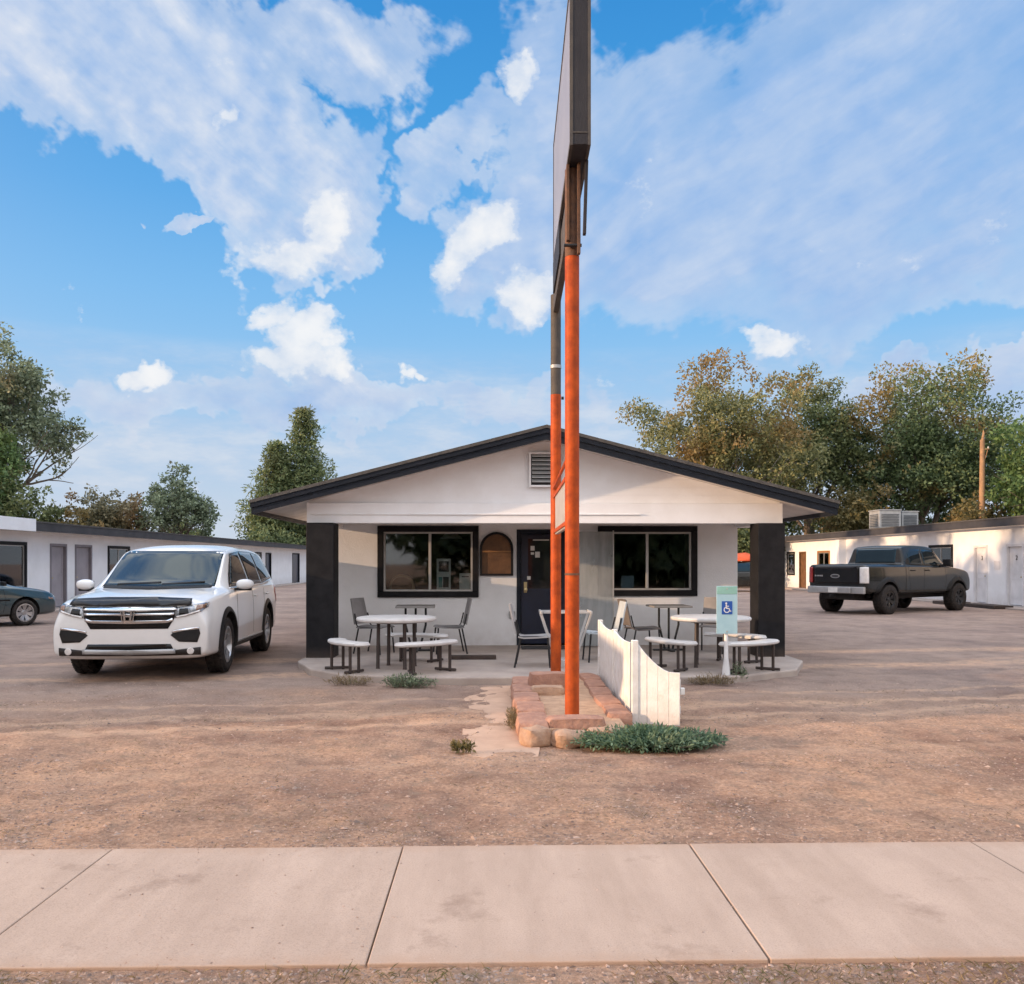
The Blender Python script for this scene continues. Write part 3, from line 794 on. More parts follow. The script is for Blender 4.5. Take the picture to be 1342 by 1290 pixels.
MB().lathe([(.03, -.36), (.20, -.50), (.19, -.50), (.02, -.35)], 'z', (0, 0, 0), 20).build('lamp_shade', M['white_paint'], t, True)
MB().tube([(0, 0, 0), (0, 0, -.36)], .008, 6).build('cord', M['dark_metal'], t)
t = thing('plastic_screen', 'milky clear plastic windbreak sheet standing beside the right office window', 'windbreak', (1.72, 14.62, .08))
MB().box(-.30, .30, -.004, .004, .02, 1.93).build('sheet', M['screen'], t)
for x in (-.305, .305): MB().box(x - .010, x + .010, -.012, .012, 0, 1.95).build('post', M['alu'], t)
for (x0, x1, y, lab) in ((-.62, .06, 12.85, 'dark timber plank lying on the patio beside the left round table'),):
    t = MB().box(-.34, .34, -.06, .06, 0, .06).build('timber_plank', M['timber'], None, bev=.01)
    t.location = ((x0 + x1) / 2, y, .081); tag(t, lab, 'plank')
t = MB().box(-.38, .38, -.2, .2, 0, .022).build('doormat', M['mat_dark'], None, bev=.006)
t.location = (.86, 14.45, .081); tag(t, 'dark doormat on the patio before the navy door', 'doormat')

# ------------------------------------------------------------------ the two room wings
LW = thing('room_wing', 'long low white room wing with a charcoal roof edge behind the white car', 'building', (-13.9, 6.0, 0))
RW = thing('room_wing', 'long low white room wing with lit doors behind the dark pickup truck', 'building', (17.3, 5.0, 0))
def wing(root, xw, sgn, y0, y1, top, roofx, openings, depth=6.5):
    """sgn: direction away from the lot"""
    mp = lambda u, z, d: (xw + sgn * d, u, z)
    mb = MB()
    wall_holes(mb, y0, y1, -.02, top - .30, [(a, b, c, d) for (_, a, b, c, d) in openings], mp, .16)
    mb.box(min(xw + sgn * .01, xw + sgn * depth), max(xw + sgn * .01, xw + sgn * depth), y0, y0 + .15, -.02, top - .3)
    mb.box(min(xw + sgn * .01, xw + sgn * depth), max(xw + sgn * .01, xw + sgn * depth), y1 - .15, y1, -.02, top - .3)
    xb = xw + sgn * depth
    mb.box(min(xb, xb - sgn * .15), max(xb, xb - sgn * .15), y0 + .15, y1 - .15, -.02, top - .3)
    mb.build('wall', M['white_block'], root, world=True)
    xi = xw + sgn * 1.6
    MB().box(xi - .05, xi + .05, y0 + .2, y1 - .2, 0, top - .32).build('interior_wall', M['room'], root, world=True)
    ro = xw + sgn * (depth + .4)
    MB().box(min(roofx, ro), max(roofx, ro), y0 - .3, y1 + .3, top - .045, top).build('roof', M['shingle'], root, world=True)
    f0, f1 = sorted((roofx + sgn * .02, roofx + sgn * .07))
    MB().box(f0, f1, y0 - .27, y1 + .27, top - .29, top - .047).build('fascia', M['dark_fascia'], root, world=True)
    MB().box(*sorted((roofx + sgn * .075, ro - sgn * .05)), y0 - .25, y1 + .25, top - .30, top - .27).build('soffit', M['soffit'], root, world=True)
    return mp
def wdoor(root, mp, a, b, c, d, m, mf, num=None, sgn=1, panel=True):
    o = MB(); mbox(o, mp, a + .05, b - .05, c + .02, d - .05, .06, .10)
    dr = o.build('door', M[m], root, bev=.006, world=True)
    f_ = MB(); mbox(f_, mp, a - .04, a + .045, c, d + .04, -.025, .13); mbox(f_, mp, b - .045, b + .04, c, d + .04, -.025, .13); mbox(f_, mp, a + .045, b - .045, d - .045, d + .04, -.025, .13)
    f_.build('frame', M[mf], dr, bev=.005, world=True)
    if panel:
        p = MB()
        for (z0, z1) in ((.25, .9), (1.05, 1.75)):
            ring_boxes(p, mp, a + .15, b - .15, c + z0, c + z1, .035, .050, .061)
        p.build('moulding', M[m], dr, world=True)
    h = MB(); h.tube([mp(a + .13, c + .95, .06), mp(a + .13, c + .95, .0)], [.02, .03], 10); h.build('handle', M['brass'], dr, True, world=True)
    if num:
        p = mp((a + b) / 2, c + 1.58, .050); base = BASE[root.name].translation
        font_obj(num, 'door_number', .22, M['ink'], dr, (p[0] - base.x, p[1] - base.y, p[2]), (PI / 2, 0, -PI / 2 * sgn))
def wwin(root, mp, a, b, c, d, mf, inside, split=True, out=.04):
    fr = MB(); ring_boxes(fr, mp, a - .05, b + .05, c - .05, d + .05, .10, -out, .06)
    w = fr.build('window', M[mf], root, bev=.006, world=True)
    s = MB(); ring_boxes(s, mp, a + .052, b - .052, c + .052, d - .052, .03, .0, .05)
    if split: mbox(s, mp, (a + b) / 2 - .02, (a + b) / 2 + .02, c + .08, d - .08, .0, .05)
    s.build('sash', M['alu'], w, world=True)
    p = MB(); mbox(p, mp, a + .08, b - .08, c + .08, d - .08, .02, .026); p.build('pane', M['pane'], w, world=True)
    if inside:
        k = MB(); nfold = 14
        us = [a + .05 + (b - a - .1) * inside * i / nfold for i in range(nfold + 1)]
        vv, ff = [], []
        for i, u in enumerate(us):
            dd = .10 + .02 * (i % 2)
            vv += [mp(u, c, dd), mp(u, d, dd)]
        for i in range(nfold): ff.append((2 * i, 2 * i + 2, 2 * i + 3, 2 * i + 1))
        k.add(vv, ff).build('curtain', M['curtain'], w, world=True)
# left wing openings: (kind, y0, y1, z0, z1)
LO = [('w', 23.7, 26.45, .72, 2.05), ('d', 27.95, 28.95, .05, 2.05), ('d', 29.6, 30.75, .05, 2.05), ('w', 32.1, 33.9, 1.0, 2.05), ('w', 37.6, 39.6, 1.0, 2.08), ('w', 14.2, 16.6, .75, 2.02),
      ('w', 51.7, 53.1, .9, 2.05), ('d', 54.2, 55.5, .05, 2.05), ('d', 61.4, 63.6, .05, 2.1)]
mp = wing(LW, -13.9, -1, 6.0, 66.0, 2.70, -13.25, LO)
for k, a, b, c, d in LO:
    if k == 'w': wwin(LW, mp, a, b, c, d, 'black_paint', .5 if a > 19 else .9)
    elif a < 40: wdoor(LW, mp, a, b, c, d, 'door_grey', 'frame_grey', None, -1)
    else: wdoor(LW, mp, a, b, c, d, 'navy_door', 'black_paint', None, -1, False)
MB().box(-13.265, -13.215, 19.5, 25.75, 2.39, 2.75).build('fascia_board', M['white_board'], LW, bev=.006, world=True)
# right wing
RO = [('d', 28.2, 29.1, .06, 2.06, 'n2'), ('d', 30.3, 31.1, .06, 2.06, 'n3'), ('w', 32.6, 34.3, .85, 2.12, 'c'), ('w', 37.3, 39.0, 1.25, 2.08, 'b'), ('d', 40.2, 41.2, .06, 2.05, 'g'),
      ('w', 44.6, 46.2, .8, 2.05, 'o'), ('d', 48.0, 49.0, .06, 2.05, 'k'), ('w', 49.8, 51.0, .8, 2.05, 'k'), ('w', 23.0, 24.8, .85, 2.12, 'c')]
mp = wing(RW, 17.3, 1, 5.0, 62.0, 2.98, 16.72, [o[:5] for o in RO])
for k, a, b, c, d, s in RO:
    if k == 'd':
        if s in ('n2', 'n3'): wdoor(RW, mp, a, b, c, d, 'door_white', 'door_white', s[1], 1)
        elif s == 'g': wdoor(RW, mp, a, b, c, d, 'door_grey', 'frame_grey', None, 1)
        else: wdoor(RW, mp, a, b, c, d, 'board_brown', 'board_brown', None, 1, False)
    else: wwin(RW, mp, a, b, c, d, 'wood_frame' if s == 'o' else 'black_paint', {'c': 1.0, 'b': .8, 'o': .45, 'k': 0}[s], s != 'k')
ba = MB(); mbox(ba, mp, 29.5, 29.85, 1.25, 1.55, -.012, .0); ba.build('plaque', M['door_white'], RW, bev=.003, world=True)
ba = MB(); mbox(ba, mp, 42.5, 42.9, 0.05, 2.6, -.35, .0); ba.build('pier', M['white_block'], RW, world=True)
for (a, b) in ((27.6, 29.4), (30.1, 31.5)):
    t = MB().box(-.32, .32, -(b - a) / 2, (b - a) / 2, 0, .11).build('doorstep', M['timber'], None, bev=.012)
    t.location = (16.3, (a + b) / 2, 0.0)
    tag(t, 'dark low doorstep before the %s white door of the right wing' % ('nearer' if a < 29 else 'farther'), 'doorstep', 'doorsteps of the right wing')
# coolers on the right roof
def cooler(x, y, w, d, h, label):
    t = thing('rooftop_cooler', label, 'air cooler', (x, y, 2.98), 0, 'air coolers on the right wing roof')
    MB().box(-w / 2, w / 2, -d / 2, d / 2, .10, h).build('body', M['ac_metal'], t, bev=.02)
    MB().box(-w / 2 - .03, w / 2 + .03, -d / 2 - .03, d / 2 + .03, h + .002, h + .05).build('lid', M['ac_metal'], t, bev=.01)
    for (ax, m) in (('y', 0), ('x', 1)):
        mbv = MB()
        for i in range(8):
            z = .18 + i * (h - .3) / 8
            if ax == 'y': mbv.hexa([(-w * .4, -d / 2 - .025, z), (w * .4, -d / 2 - .025, z), (-w * .4, -d / 2 + .0, z + .03), (w * .4, -d / 2, z + .03), (-w * .4, -d / 2 - .025, z + .015), (w * .4, -d / 2 - .025, z + .015), (-w * .4, -d / 2, z + .045), (w * .4, -d / 2, z + .045)])
            else: mbv.hexa([(-w / 2 - .025, -d * .4, z), (-w / 2, -d * .4, z + .03), (-w / 2 - .025, d * .4, z), (-w / 2, d * .4, z + .03), (-w / 2 - .025, -d * .4, z + .015), (-w / 2, -d * .4, z + .045), (-w / 2 - .025, d * .4, z + .015), (-w / 2, d * .4, z + .045)])
        mbv.build('louvre', M['ac_dark'], t)
    MB().box(-w * .45, w * .45, -d * .45, d * .45, 0.001, .098).build('base', M['dark_metal'], t)
cooler(18.35, 40.6, 1.02, 1.1, .90, 'larger louvred metal cooler on the flat roof above the pickup truck')
cooler(19.5, 41.0, .78, 1.0, .86, 'smaller pale metal cooler to the right of the larger one on the roof')
# ------------------------------------------------------------------ pole sign
SG = thing('pole_sign', 'tall edge-on roadside sign box on two orange steel poles', 'sign', (.74, 8.1, 0))
N1, N2 = Vector((.735, 8.05, 0)), Vector((.80, 11.0, 0))
dv = (N2 - N1).normalized(); nv = Vector((dv.y, -dv.x, 0))
def along(base, s, lat=0, z=0): return tuple(base + dv * s + nv * lat + Vector((0, 0, z)))
def sbox(s0, s1, l0, l1, z0, z1):
    return MB().hexa([along(N1, s, l, z) for z in (z0, z1) for l in (l0, l1) for s in (s0, s1)])
pz = 4.95
p1 = MB().tube([along(N1, 0, 0, .0), along(N1, 0, 0, 4.30)], .066, 20).build('pole', M['orange'], SG, True, world=True)
MB().tube([along(N1, 0, 0, 4.302), along(N1, 0, 0, 5.1)], .066, 20).build('pole', M['rust_steel'], SG, True, world=True)
p2 = MB().tube([along(N2, 0, 0, .0), along(N2, 0, 0, 3.60)], .066, 20).build('pole', M['orange'], SG, True, world=True)
MB().tube([along(N2, 0, 0, 3.602), along(N2, 0, 0, 3.85), along(N2, 0, 0, 4.85)], .064, 20).build('pole', M['old_steel'], SG, True, world=True)
MB().tube([along(N2, 0, 0, 3.93), along(N2, 0, 0, 3.97)], .070, 20).build('band', M['ac_metal'], SG, True, world=True)
MB().tube([along(N2, 0, .07, 3.56), along(N2, 0, .1, 3.56)], .02, 8).build('bolt', M['dark_metal'], SG, True, world=True)
# box: casing, the two faces, the corner bands
s0, s1, l0, l1, z0, z1 = -.46, 2.58, -.045, .125, 5.12, 6.56
case = sbox(s0, s1, l0 + .006, l1 - .006, z0, z1).build('sign_box', M['sign_case'], SG, bev=.008, world=True)
for l in ((l0, l0 + .0055), (l1 - .0055, l1)):
    sbox(s0 + .05, s1 - .05, l[0], l[1], z0 + .05, z1 - .05).build('sign_face', M['sign_face'], case, world=True)
ed = MB()
for (a, b) in ((s0 - .004, s0 + .045), (s1 - .045, s1 + .004)):
    for l in ((l0 - .006, l0 + .02), (l1 - .02, l1 + .006)):
        q = sbox(a, b, l[0], l[1], z0 - .004, z1 + .004); ed.add(q.v, q.f)
for (a, b) in ((z0 - .004, z0 + .045), (z1 - .045, z1 + .004)):
    for l in ((l0 - .006, l0 + .02), (l1 - .02, l1 + .006)):
        q = sbox(s0 + .046, s1 - .046, l[0], l[1], a, b); ed.add(q.v, q.f)
q = sbox(s0 - .006, s0 + .0, l0 + .021, l1 - .021, z0 + .10, z0 + .112); ed.add(q.v, q.f)
ed.build('trim', M['old_steel'], case, world=True)
sbox(.10, 2.90, -.035, .035, 4.62, 4.98).build('crossbeam', M['old_steel'], SG, bev=.006, world=True)
sbox(1.2, 2.55, -.055, -.037, 4.75, 5.11).build('gusset', M['sign_case'], SG, world=True)
for (s, l, za, zb_, tilt) in ((-.085, -.045, 4.42, 5.11, 0), (-.09, .055, 4.30, 5.25, .0), (-.16, .100, 4.45, 5.11, .02)):
    MB().hexa([along(N1, s + a, l + b + (tilt if z > 4.8 else 0), z) for z in (za, zb_) for b in (-.014, .014) for a in (-.03, .03)]).build('bracket', M['rust_steel'] if l < .09 else M['sign_case'], SG, bev=.004, world=True)
MB().tube([along(N1, -.09, -.08, 4.38), along(N1, -.09, .08, 4.38)], .016, 8).build('bolt', M['dark_metal'], SG, True, world=True)
lp = sbox(.45, 2.70, -.02, .02, 1.84, 2.36).build('lower_sign', M['panel_white'], SG, bev=.006, world=True)
for z in (1.88, 2.32):
    sbox(.06, 2.90, -.035, -.021, z - .02, z + .02).build('rail', M['orange'], lp, world=True)
MB().tube([along(N1, .05, -.02, 2.50), along(N1, 2.88, -.03, 2.42)], .018, 8).build('brace', M['orange'], SG, True, world=True)
MB().tube([along(N1, 0, 0, 1.38), along(N1, 0, 0, 1.40)], .0685, 20).build('seam', M['rust_steel'], p1, True, world=True)

# ------------------------------------------------------------------ stones round the sign bed
def stone(label, x, y, z, sx, sy, sz, rz, m, seed, rough=.16):
    r_ = random.Random(seed)
    bm = bmesh.new()
    bmesh.ops.create_cube(bm, size=1.0)
    bmesh.ops.subdivide_edges(bm, edges=bm.edges, cuts=4, use_grid_fill=True)
    off = Vector((r_.uniform(0, 50), r_.uniform(0, 50), 0))
    for v in bm.verts:
        p = v.co.copy()
        sph = p.normalized() * .62
        p = p.lerp(sph, .28 + rough)
        p += p.normalized() * (noise.noise(p * 2.2 + off) * rough * .55 + noise.noise(p * 6 + off) * rough * .22)
        v.co = Vector((p.x * sx, p.y * sy, (p.z + .45) * sz))
    me = bpy.data.meshes.new('edging_stone'); bm.to_mesh(me); bm.free()
    o = mesh_obj('edging_stone', me, M[m], None, True)
    me.set_sharp_from_angle(angle=R(50))
    o.location = (x, y, z); o.rotation_euler = (0, 0, rz)
    tag(o, label, 'stone', 'red stones edging the sign bed')
ordn = ['first', 'second', 'third', 'fourth', 'fifth', 'sixth']
for i in range(5):
    y = 7.75 + i * .62
    stone('red sandstone block, %s from the front in the left row of the sign bed' % ordn[i], .355 + .012 * math.sin(i * 2), y, -.02, .27, .60, .165, R(2 * math.sin(i * 3)), 'stone', i + 3, .10)
for i in range(5):
    y = 8.22 + i * .60
    stone('red sandstone block, %s from the front in the right row beside the white fence' % ordn[i], 1.17 + .012 * math.sin(i * 5), y, -.02, .22, .56, .155, R(2 * math.sin(i * 2)), 'stone', i + 23, .10)
stone('pointed pale stone at the front left corner of the sign bed', .36, 7.30, -.03, .21, .19, .165, .5, 'stone_pale', 41, .28)
stone('rounded pale stone in the middle of the front edge of the sign bed', .64, 7.27, -.03, .27, .18, .14, .1, 'stone_pale', 42, .3)
stone('rounded stone at the front of the sign bed half hidden by the green shrub', .94, 7.32, -.03, .25, .20, .15, -.3, 'stone_pale', 43, .3)
stone('flat dark red slab lying behind the front stones of the sign bed', .72, 7.60, .02, .50, .24, .15, .05, 'stone', 44, .12)
stone('big red block lying across the bed behind the near orange pole', .62, 9.75, .03, .40, .24, .26, .06, 'stone', 45, .12)
stone('pale flat stone in front of the big block behind the near orange pole', .60, 9.42, .05, .34, .22, .13, -.05, 'stone_pale', 46, .18)

# ------------------------------------------------------------------ white picket fence, an L round the bed
FN = thing('picket_fence', 'short white L-shaped picket fence with scalloped top beside the orange poles', 'fence', (1.35, 8.0, 0))
def pickets(p0, p1, tops, n, th=.018, gap=.002, zb=.02, rs=1):
    p0, p1 = Vector((*p0, 0)), Vector((*p1, 0))
    d = (p1 - p0); Ln = d.length; d.normalize(); nn = Vector((-d.y, d.x, 0))
    w = Ln / n
    for i in range(n):
        a, b = i * w + gap / 2, (i + 1) * w - gap / 2
        za, zt = tops(i / n), tops((i + 1) / n)
        o_ = rnd.uniform(-.003, .003)
        v = []
        for (s, z) in ((a, zb), (b, zb), (b, zt), ((a + b) / 2, tops((i + .5) / n)), (a, za)):
            v.append((s, z))
        MB().prism(v, lambda s, z, dd: tuple(p0 + d * s + nn * (dd + o_) + Vector((0, 0, z))), -th / 2, th / 2).build('picket', M['white_fence'], FN, bev=.003, world=True)
    for z in (.16, .40):
        q = p0 + nn * -.028 * rs; r_ = p1 + nn * -.028 * rs
        MB().hexa([tuple(pp + nn * a + Vector((0, 0, zz))) for zz in (z - .035, z + .035) for a in (-.014, .014) for pp in (q, r_)]).build('rail', M['white_fence'], FN, bev=.003, world=True)
def scallop(hi, lo, seg):
    def f(t):
        q = (t * seg) % 1.0 if t < 1 else 1.0
        return lo + (hi - lo) * (2 * abs(q - .5)) ** 1.8
    return f
A, B, C = (1.30, 8.06), (1.36, 11.0), (1.70, 7.90)
pickets(A, B, scallop(.76, .725, 2), 18)
pickets((1.325, 8.03), C, lambda t: .50 + .27 * max(0, (1 - t * 1.25)) ** 1.6, 4, rs=-1)
for (p, h) in (((1.31, 8.03), .785), ((1.335, 9.53), .77), ((1.365, 11.03), .775)):
    x, y = p
    MB().box(x - .03, x + .03, y - .03, y + .03, -.05, h).build('post', M['white_fence'], FN, bev=.006, world=True)
MB().box(1.705, 1.745, 7.90, 7.95, .30, .36).build('bracket', M['white_fence'], FN, bev=.006, world=True)

# ------------------------------------------------------------------ accessible parking sign
AS = thing('parking_sign', 'small teal accessible parking sign with a blue wheelchair panel on a white post', 'sign', (2.95, 11.0, 0), R(4))
post = MB().tube([(0, 0, -.05), (0, 0, .12), (0, 0, .30), (0, 0, .66)], [.055, .05, .028, .022], 16).build('post', M['white_paint'], AS, True)
pl = MB().prism([(-.135, .60), (.135, .60), (.135, 1.20), (-.135, 1.20)], lambda a, b, d: (a, d, b), -.034, -.026).build('plate', M['sign_teal'], AS, bev=.003)
MB().box(-.128, .128, -.038, -.0345, 1.10, 1.195).build('band', M['sign_green'], pl)
MB().box(-.068, .068, -.038, -.0345, .845, 1.01).build('panel', M['sign_blue'], pl)
sy = MB()
def bar2(a, b, w):
    a, b = Vector(a), Vector(b); d = (b - a).normalized(); nn = Vector((-d.y, d.x)) * w / 2
    sy.prism([tuple(a + nn), tuple(a - nn), tuple(b - nn), tuple(b + nn)], lambda x, z, dd: (x, dd, z), -.0415, -.0385)
cz = .925
sy.prism(arc(-.012, cz + .058, .012, 0, 330, 11), lambda x, z, dd: (x, dd, z), -.0415, -.0385)
bar2((-.012, cz + .044), (-.006, cz - .010), .016); bar2((-.010, cz + .022), (.024, cz + .022), .010)
bar2((-.006, cz - .006), (.026, cz - .006), .014); bar2((.024, cz - .004), (.038, cz - .046), .013); bar2((.034, cz - .044), (.052, cz - .038), .011)
ra = arc(-.004, cz - .022, .040, 110, 345, 16); rb = arc(-.004, cz - .022, .029, 345, 110, 16)
for i in range(16):
    a, b = ra[i], ra[i + 1]; c, d = rb[15 - i], rb[16 - i]
    sy.prism([a, b, c, d], lambda x, z, dd: (x, dd, z), -.0415, -.0385)
sy.build('wheelchair_symbol', M['white_paint'], pl)
for z in (1.165, .63): MB().lathe([(0, -.043), (.010, -.041), (.010, -.036)], 'y', (0, 0, z), 8).build('bolt', M['alu'], pl)

# ------------------------------------------------------------------ round tables with curved benches
def round_table(x, y, label):
    t = thing('picnic_table', label, 'table', (x, y, .08), R(10), 'round white patio tables')
    MB().lathe([(0, .625), (.50, .625), (.535, .64), (.54, .66), (.53, .678), (.50, .685), (0, .685)], 'z', (0, 0, 0), 48).build('tabletop', M['table_white'], t, True)
    for a in (20, 110, 200, 290):
        c, s = math.cos(R(a)), math.sin(R(a))
        MB().tube([(c * .26, s * .26, .624), (c * .27, s * .27, .02), (c * .27, s * .27, 0)], [.024, .024, .03], 12).build('leg', M['leg_brown'], t, True)
    MB().lathe([(.24, .60), (.28, .60), (.28, .623), (.24, .623), (.24, .60)], 'z', (0, 0, 0), 32).build('frame', M['leg_brown'], t)
def bench(cx, cy, ang, label, span=54, r0=.66, r1=.91, h=.40):
    t = thing('curved_bench', label, 'bench', (cx, cy, .08), R(ang), 'curved benches round the patio tables')
    prof = [(r0, h - .05), (r1 - .02, h - .05), (r1, h - .035), (r1, h - .015), (r1 - .02, h), (r0 + .02, h), (r0, h - .015), (r0, h - .05)]
    mb = MB().lathe(prof, 'z', (0, 0, 0), 24, R(-span / 2), R(span / 2))
    k = len(prof)
    mb.f.append(tuple(range(k - 1))); mb.f.append(tuple(24 * k + i for i in range(k - 2, -1, -1)))
    # rounded bench ends
    for sg in (-1, 1):
        a = R(sg * span / 2); rm = (r0 + r1) / 2
        mb.lathe([(0, h - .05), ((r1 - r0) / 2 - .02, h - .05), ((r1 - r0) / 2 - .002, h - .03), ((r1 - r0) / 2 - .02, h - .001), (0, h - .001)], 'z', (rm * math.cos(a), rm * math.sin(a), 0), 24)
    mb.build('seat', M['table_white'], t, True)
    for sg in (-1, 1):
        a = R(sg * span * .36)
        for rr in (r0 + .05, r1 - .05):
            MB().tube([(rr * math.cos(a), rr * math.sin(a), h - .052), (rr * math.cos(a), rr * math.sin(a), 0)], .02, 10).build('leg', M['leg_brown'], t, True)
        MB().tube([((r0 - .03) * math.cos(a), (r0 - .03) * math.sin(a), .025), ((r1 + .04) * math.cos(a), (r1 + .04) * math.sin(a), .025)], .018, 8).build('foot_bar', M['leg_brown'], t, True)
round_table(-1.29, 11.88, 'round white table on the patio in front of the left office window')
round_table(2.98, 11.90, 'round white table on the patio behind the teal parking sign')
bench(-1.29, 11.88, 214, 'curved white bench on the far left side of the left round table')
bench(-1.29, 11.88, 310, 'curved white bench at the front right of the left round table')
bench(-1.29, 11.88, 72, 'curved white bench behind the left round table by the wall')
bench(2.98, 11.90, 208, 'curved white bench on the left of the right round table by the picket fence')
bench(2.98, 11.90, 302, 'curved white bench in front of the right round table beside the black column', 60)
bench(2.98, 11.90, 48, 'curved white bench behind the right round table next to the black column')

# ------------------------------------------------------------------ cafe chairs and tables against the wall
def cafe_chair(x, y, rz, seat, label):
    t = thing('patio_chair', label, 'chair', (x, y, .08), rz, 'armless chairs on the patio')
    n = 7
    def sheet(path, w0, w1, th):
        mb = MB(); vv, ff = [], []
        for i, (px, pz) in enumerate(path):
            w = w0 + (w1 - w0) * i / (len(path) - 1)
            q = path[min(i + 1, len(path) - 1)]; p = path[max(i - 1, 0)]
            dx, dz = q[0] - p[0], q[1] - p[1]; l_ = math.hypot(dx, dz)
            nx, nz = -dz / l_ * th, dx / l_ * th
            for j in range(n):
                yy = -w / 2 + w * j / (n - 1)
                cu = .02 * (2 * yy / w) ** 2
                vv.append((px + nx * cu / th, yy, pz + nz * cu / th)); vv.append((px + nx * (cu / th + 1), yy, pz + nz * (cu / th + 1)))
        k = 2 * n
        for i in range(len(path) - 1):
            for j in range(n - 1):
                a = i * k + 2 * j; b = a + k
                ff += [(a, a + 2, b + 2, b), (a + 1, b + 1, b + 3, a + 3)]
            ff += [(i * k, i * k + k, i * k + k + 1, i * k + 1), (i * k + k - 2, i * k + k - 1, i * k + 2 * k - 1, i * k + 2 * k - 2)]
        e = (len(path) - 1) * k
        for j in range(n - 1):
            ff += [(2 * j, 2 * j + 1, 2 * j + 3, 2 * j + 2), (e + 2 * j, e + 2 * j + 2, e + 2 * j + 3, e + 2 * j + 1)]
        return mb.add(vv, ff)
    sheet([(.25, .425), (.22, .445), (.05, .432), (-.12, .425), (-.19, .44)], .44, .42, .018).build('seat', M[seat], t, True)
    sheet([(-.205, .46), (-.225, .55), (-.255, .70), (-.29, .86)], .40, .36, .018).build('backrest', M[seat], t, True)
    for sy_ in (-.19, .19):
        MB().tube([(.20, sy_, .428), (.235, sy_ * 1.08, 0)], .013, 8).build('leg', M['dark_metal'], t, True)
        MB().tube([(-.16, sy_, .42), (-.245, sy_ * 1.08, 0)], .013, 8).build('leg', M['dark_metal'], t, True)
        MB().tube([(.20, sy_, .415), (-.17, sy_, .412), (-.20, sy_, .45), (-.24, sy_ * .95, .62)], .011, 8).build('frame', M['dark_metal'], t, True)
def cafe_table(x, y, label, top='grey_top', w=.62):
    t = thing('cafe_table', label, 'table', (x, y, .08), R(3), 'square tables along the office wall')
    MB().box(-w / 2, w / 2, -.30, .30, .70, .73).build('tabletop', M[top], t, bev=.008)
    for sx in (-.16, 0, .16):
        MB().tube([(sx, .0, .697), (sx * 1.0, 0, .42), (sx * .4, 0, .03)], .018, 8).build('leg', M['dark_metal'], t, True)
    MB().box(-.26, .26, -.04, .04, 0, .03).build('foot', M['dark_metal'], t, bev=.01)
    MB().box(-.04, .04, -.26, .26, .002, .034).build('foot', M['dark_metal'], t, bev=.01)
cafe_table(-1.22, 14.05, 'grey square table against the wall under the left office window')
cafe_chair(-1.84, 13.75, R(-25), 'chair_grey', 'grey chair on the left of the square table under the left office window')
cafe_chair(-.66, 13.75, R(190), 'chair_grey', 'grey chair on the right of the square table under the left office window')
cafe_table(2.84, 14.05, 'grey square table against the wall under the right office window')
cafe_chair(2.28, 13.35, R(12), 'chair_brown', 'taupe chair on the left of the square table under the right office window')
cafe_chair(3.46, 13.75, R(245), 'chair_grey', 'grey chair under the right office window beside the black column')
cafe_chair(.56, 12.0, R(-4), 'chair_light', 'light grey chair in front of the navy door facing the orange poles')
cafe_chair(1.58, 12.6, R(186), 'chair_pale', 'pale blue chair behind the picket fence facing the orange poles')
t = thing('planter_stand', 'white V-shaped tapered stand behind the orange poles', 'stand', (1.00, 12.0, .08))
for s in (-1, 1):
    for y in (-.2, .2):
        MB().hexa([(s * .335 + a, y + b, .72) if z else (s * .13 + a, y * .6 + b, .10) for z in (0, 1) for b in (-.015, .015) for a in (-.015, .015)]).build('leg', M['stand_grey'], t, bev=.004)
    MB().box(s * .335 - .014, s * .335 + .014, -.24, .24, .722, .76).build('rail', M['stand_grey'], t, bev=.004)
for y in (-.2, .2): MB().box(-.312, .312, y - .014, y + .014, .728, .754).build('rail', M['stand_grey'], t, bev=.004)
MB().box(-.17, .17, -.16, .16, 0, .098).build('base', M['stand_grey'], t, bev=.006)

# ------------------------------------------------------------------ low plants
def leaf_mesh(name, rows, m, parent=None):
    """rows: numpy arrays centre(n,3), dir(n,3), normal(n,3), length(n), width(n): one kite-shaped leaf each"""
    c, d, nr, ln, w = rows
    d = d / np.maximum(np.linalg.norm(d, axis=1, keepdims=True), 1e-6)
    s = np.cross(d, nr); s = s / np.maximum(np.linalg.norm(s, axis=1, keepdims=True), 1e-6)
    u = np.cross(s, d)
    p0 = c; p2 = c + d * ln[:, None]
    mid = c + d * (ln * .45)[:, None] + u * (ln * .10)[:, None]
    p1 = mid + s * (w / 2)[:, None]; p3 = mid - s * (w / 2)[:, None]
    n = len(c)
    v = np.stack([p0, p1, p2, p3], 1).reshape(-1, 3)
    me = bpy.data.meshes.new(name)
    me.vertices.add(4 * n); me.vertices.foreach_set('co', v.astype(np.float32).ravel())
    me.loops.add(4 * n); me.loops.foreach_set('vertex_index', np.arange(4 * n, dtype=np.int32))
    me.polygons.add(n); me.polygons.foreach_set('loop_start', np.arange(0, 4 * n, 4, dtype=np.int32))
    me.update(calc_edges=True)
    return mesh_obj(name, me, m, parent)
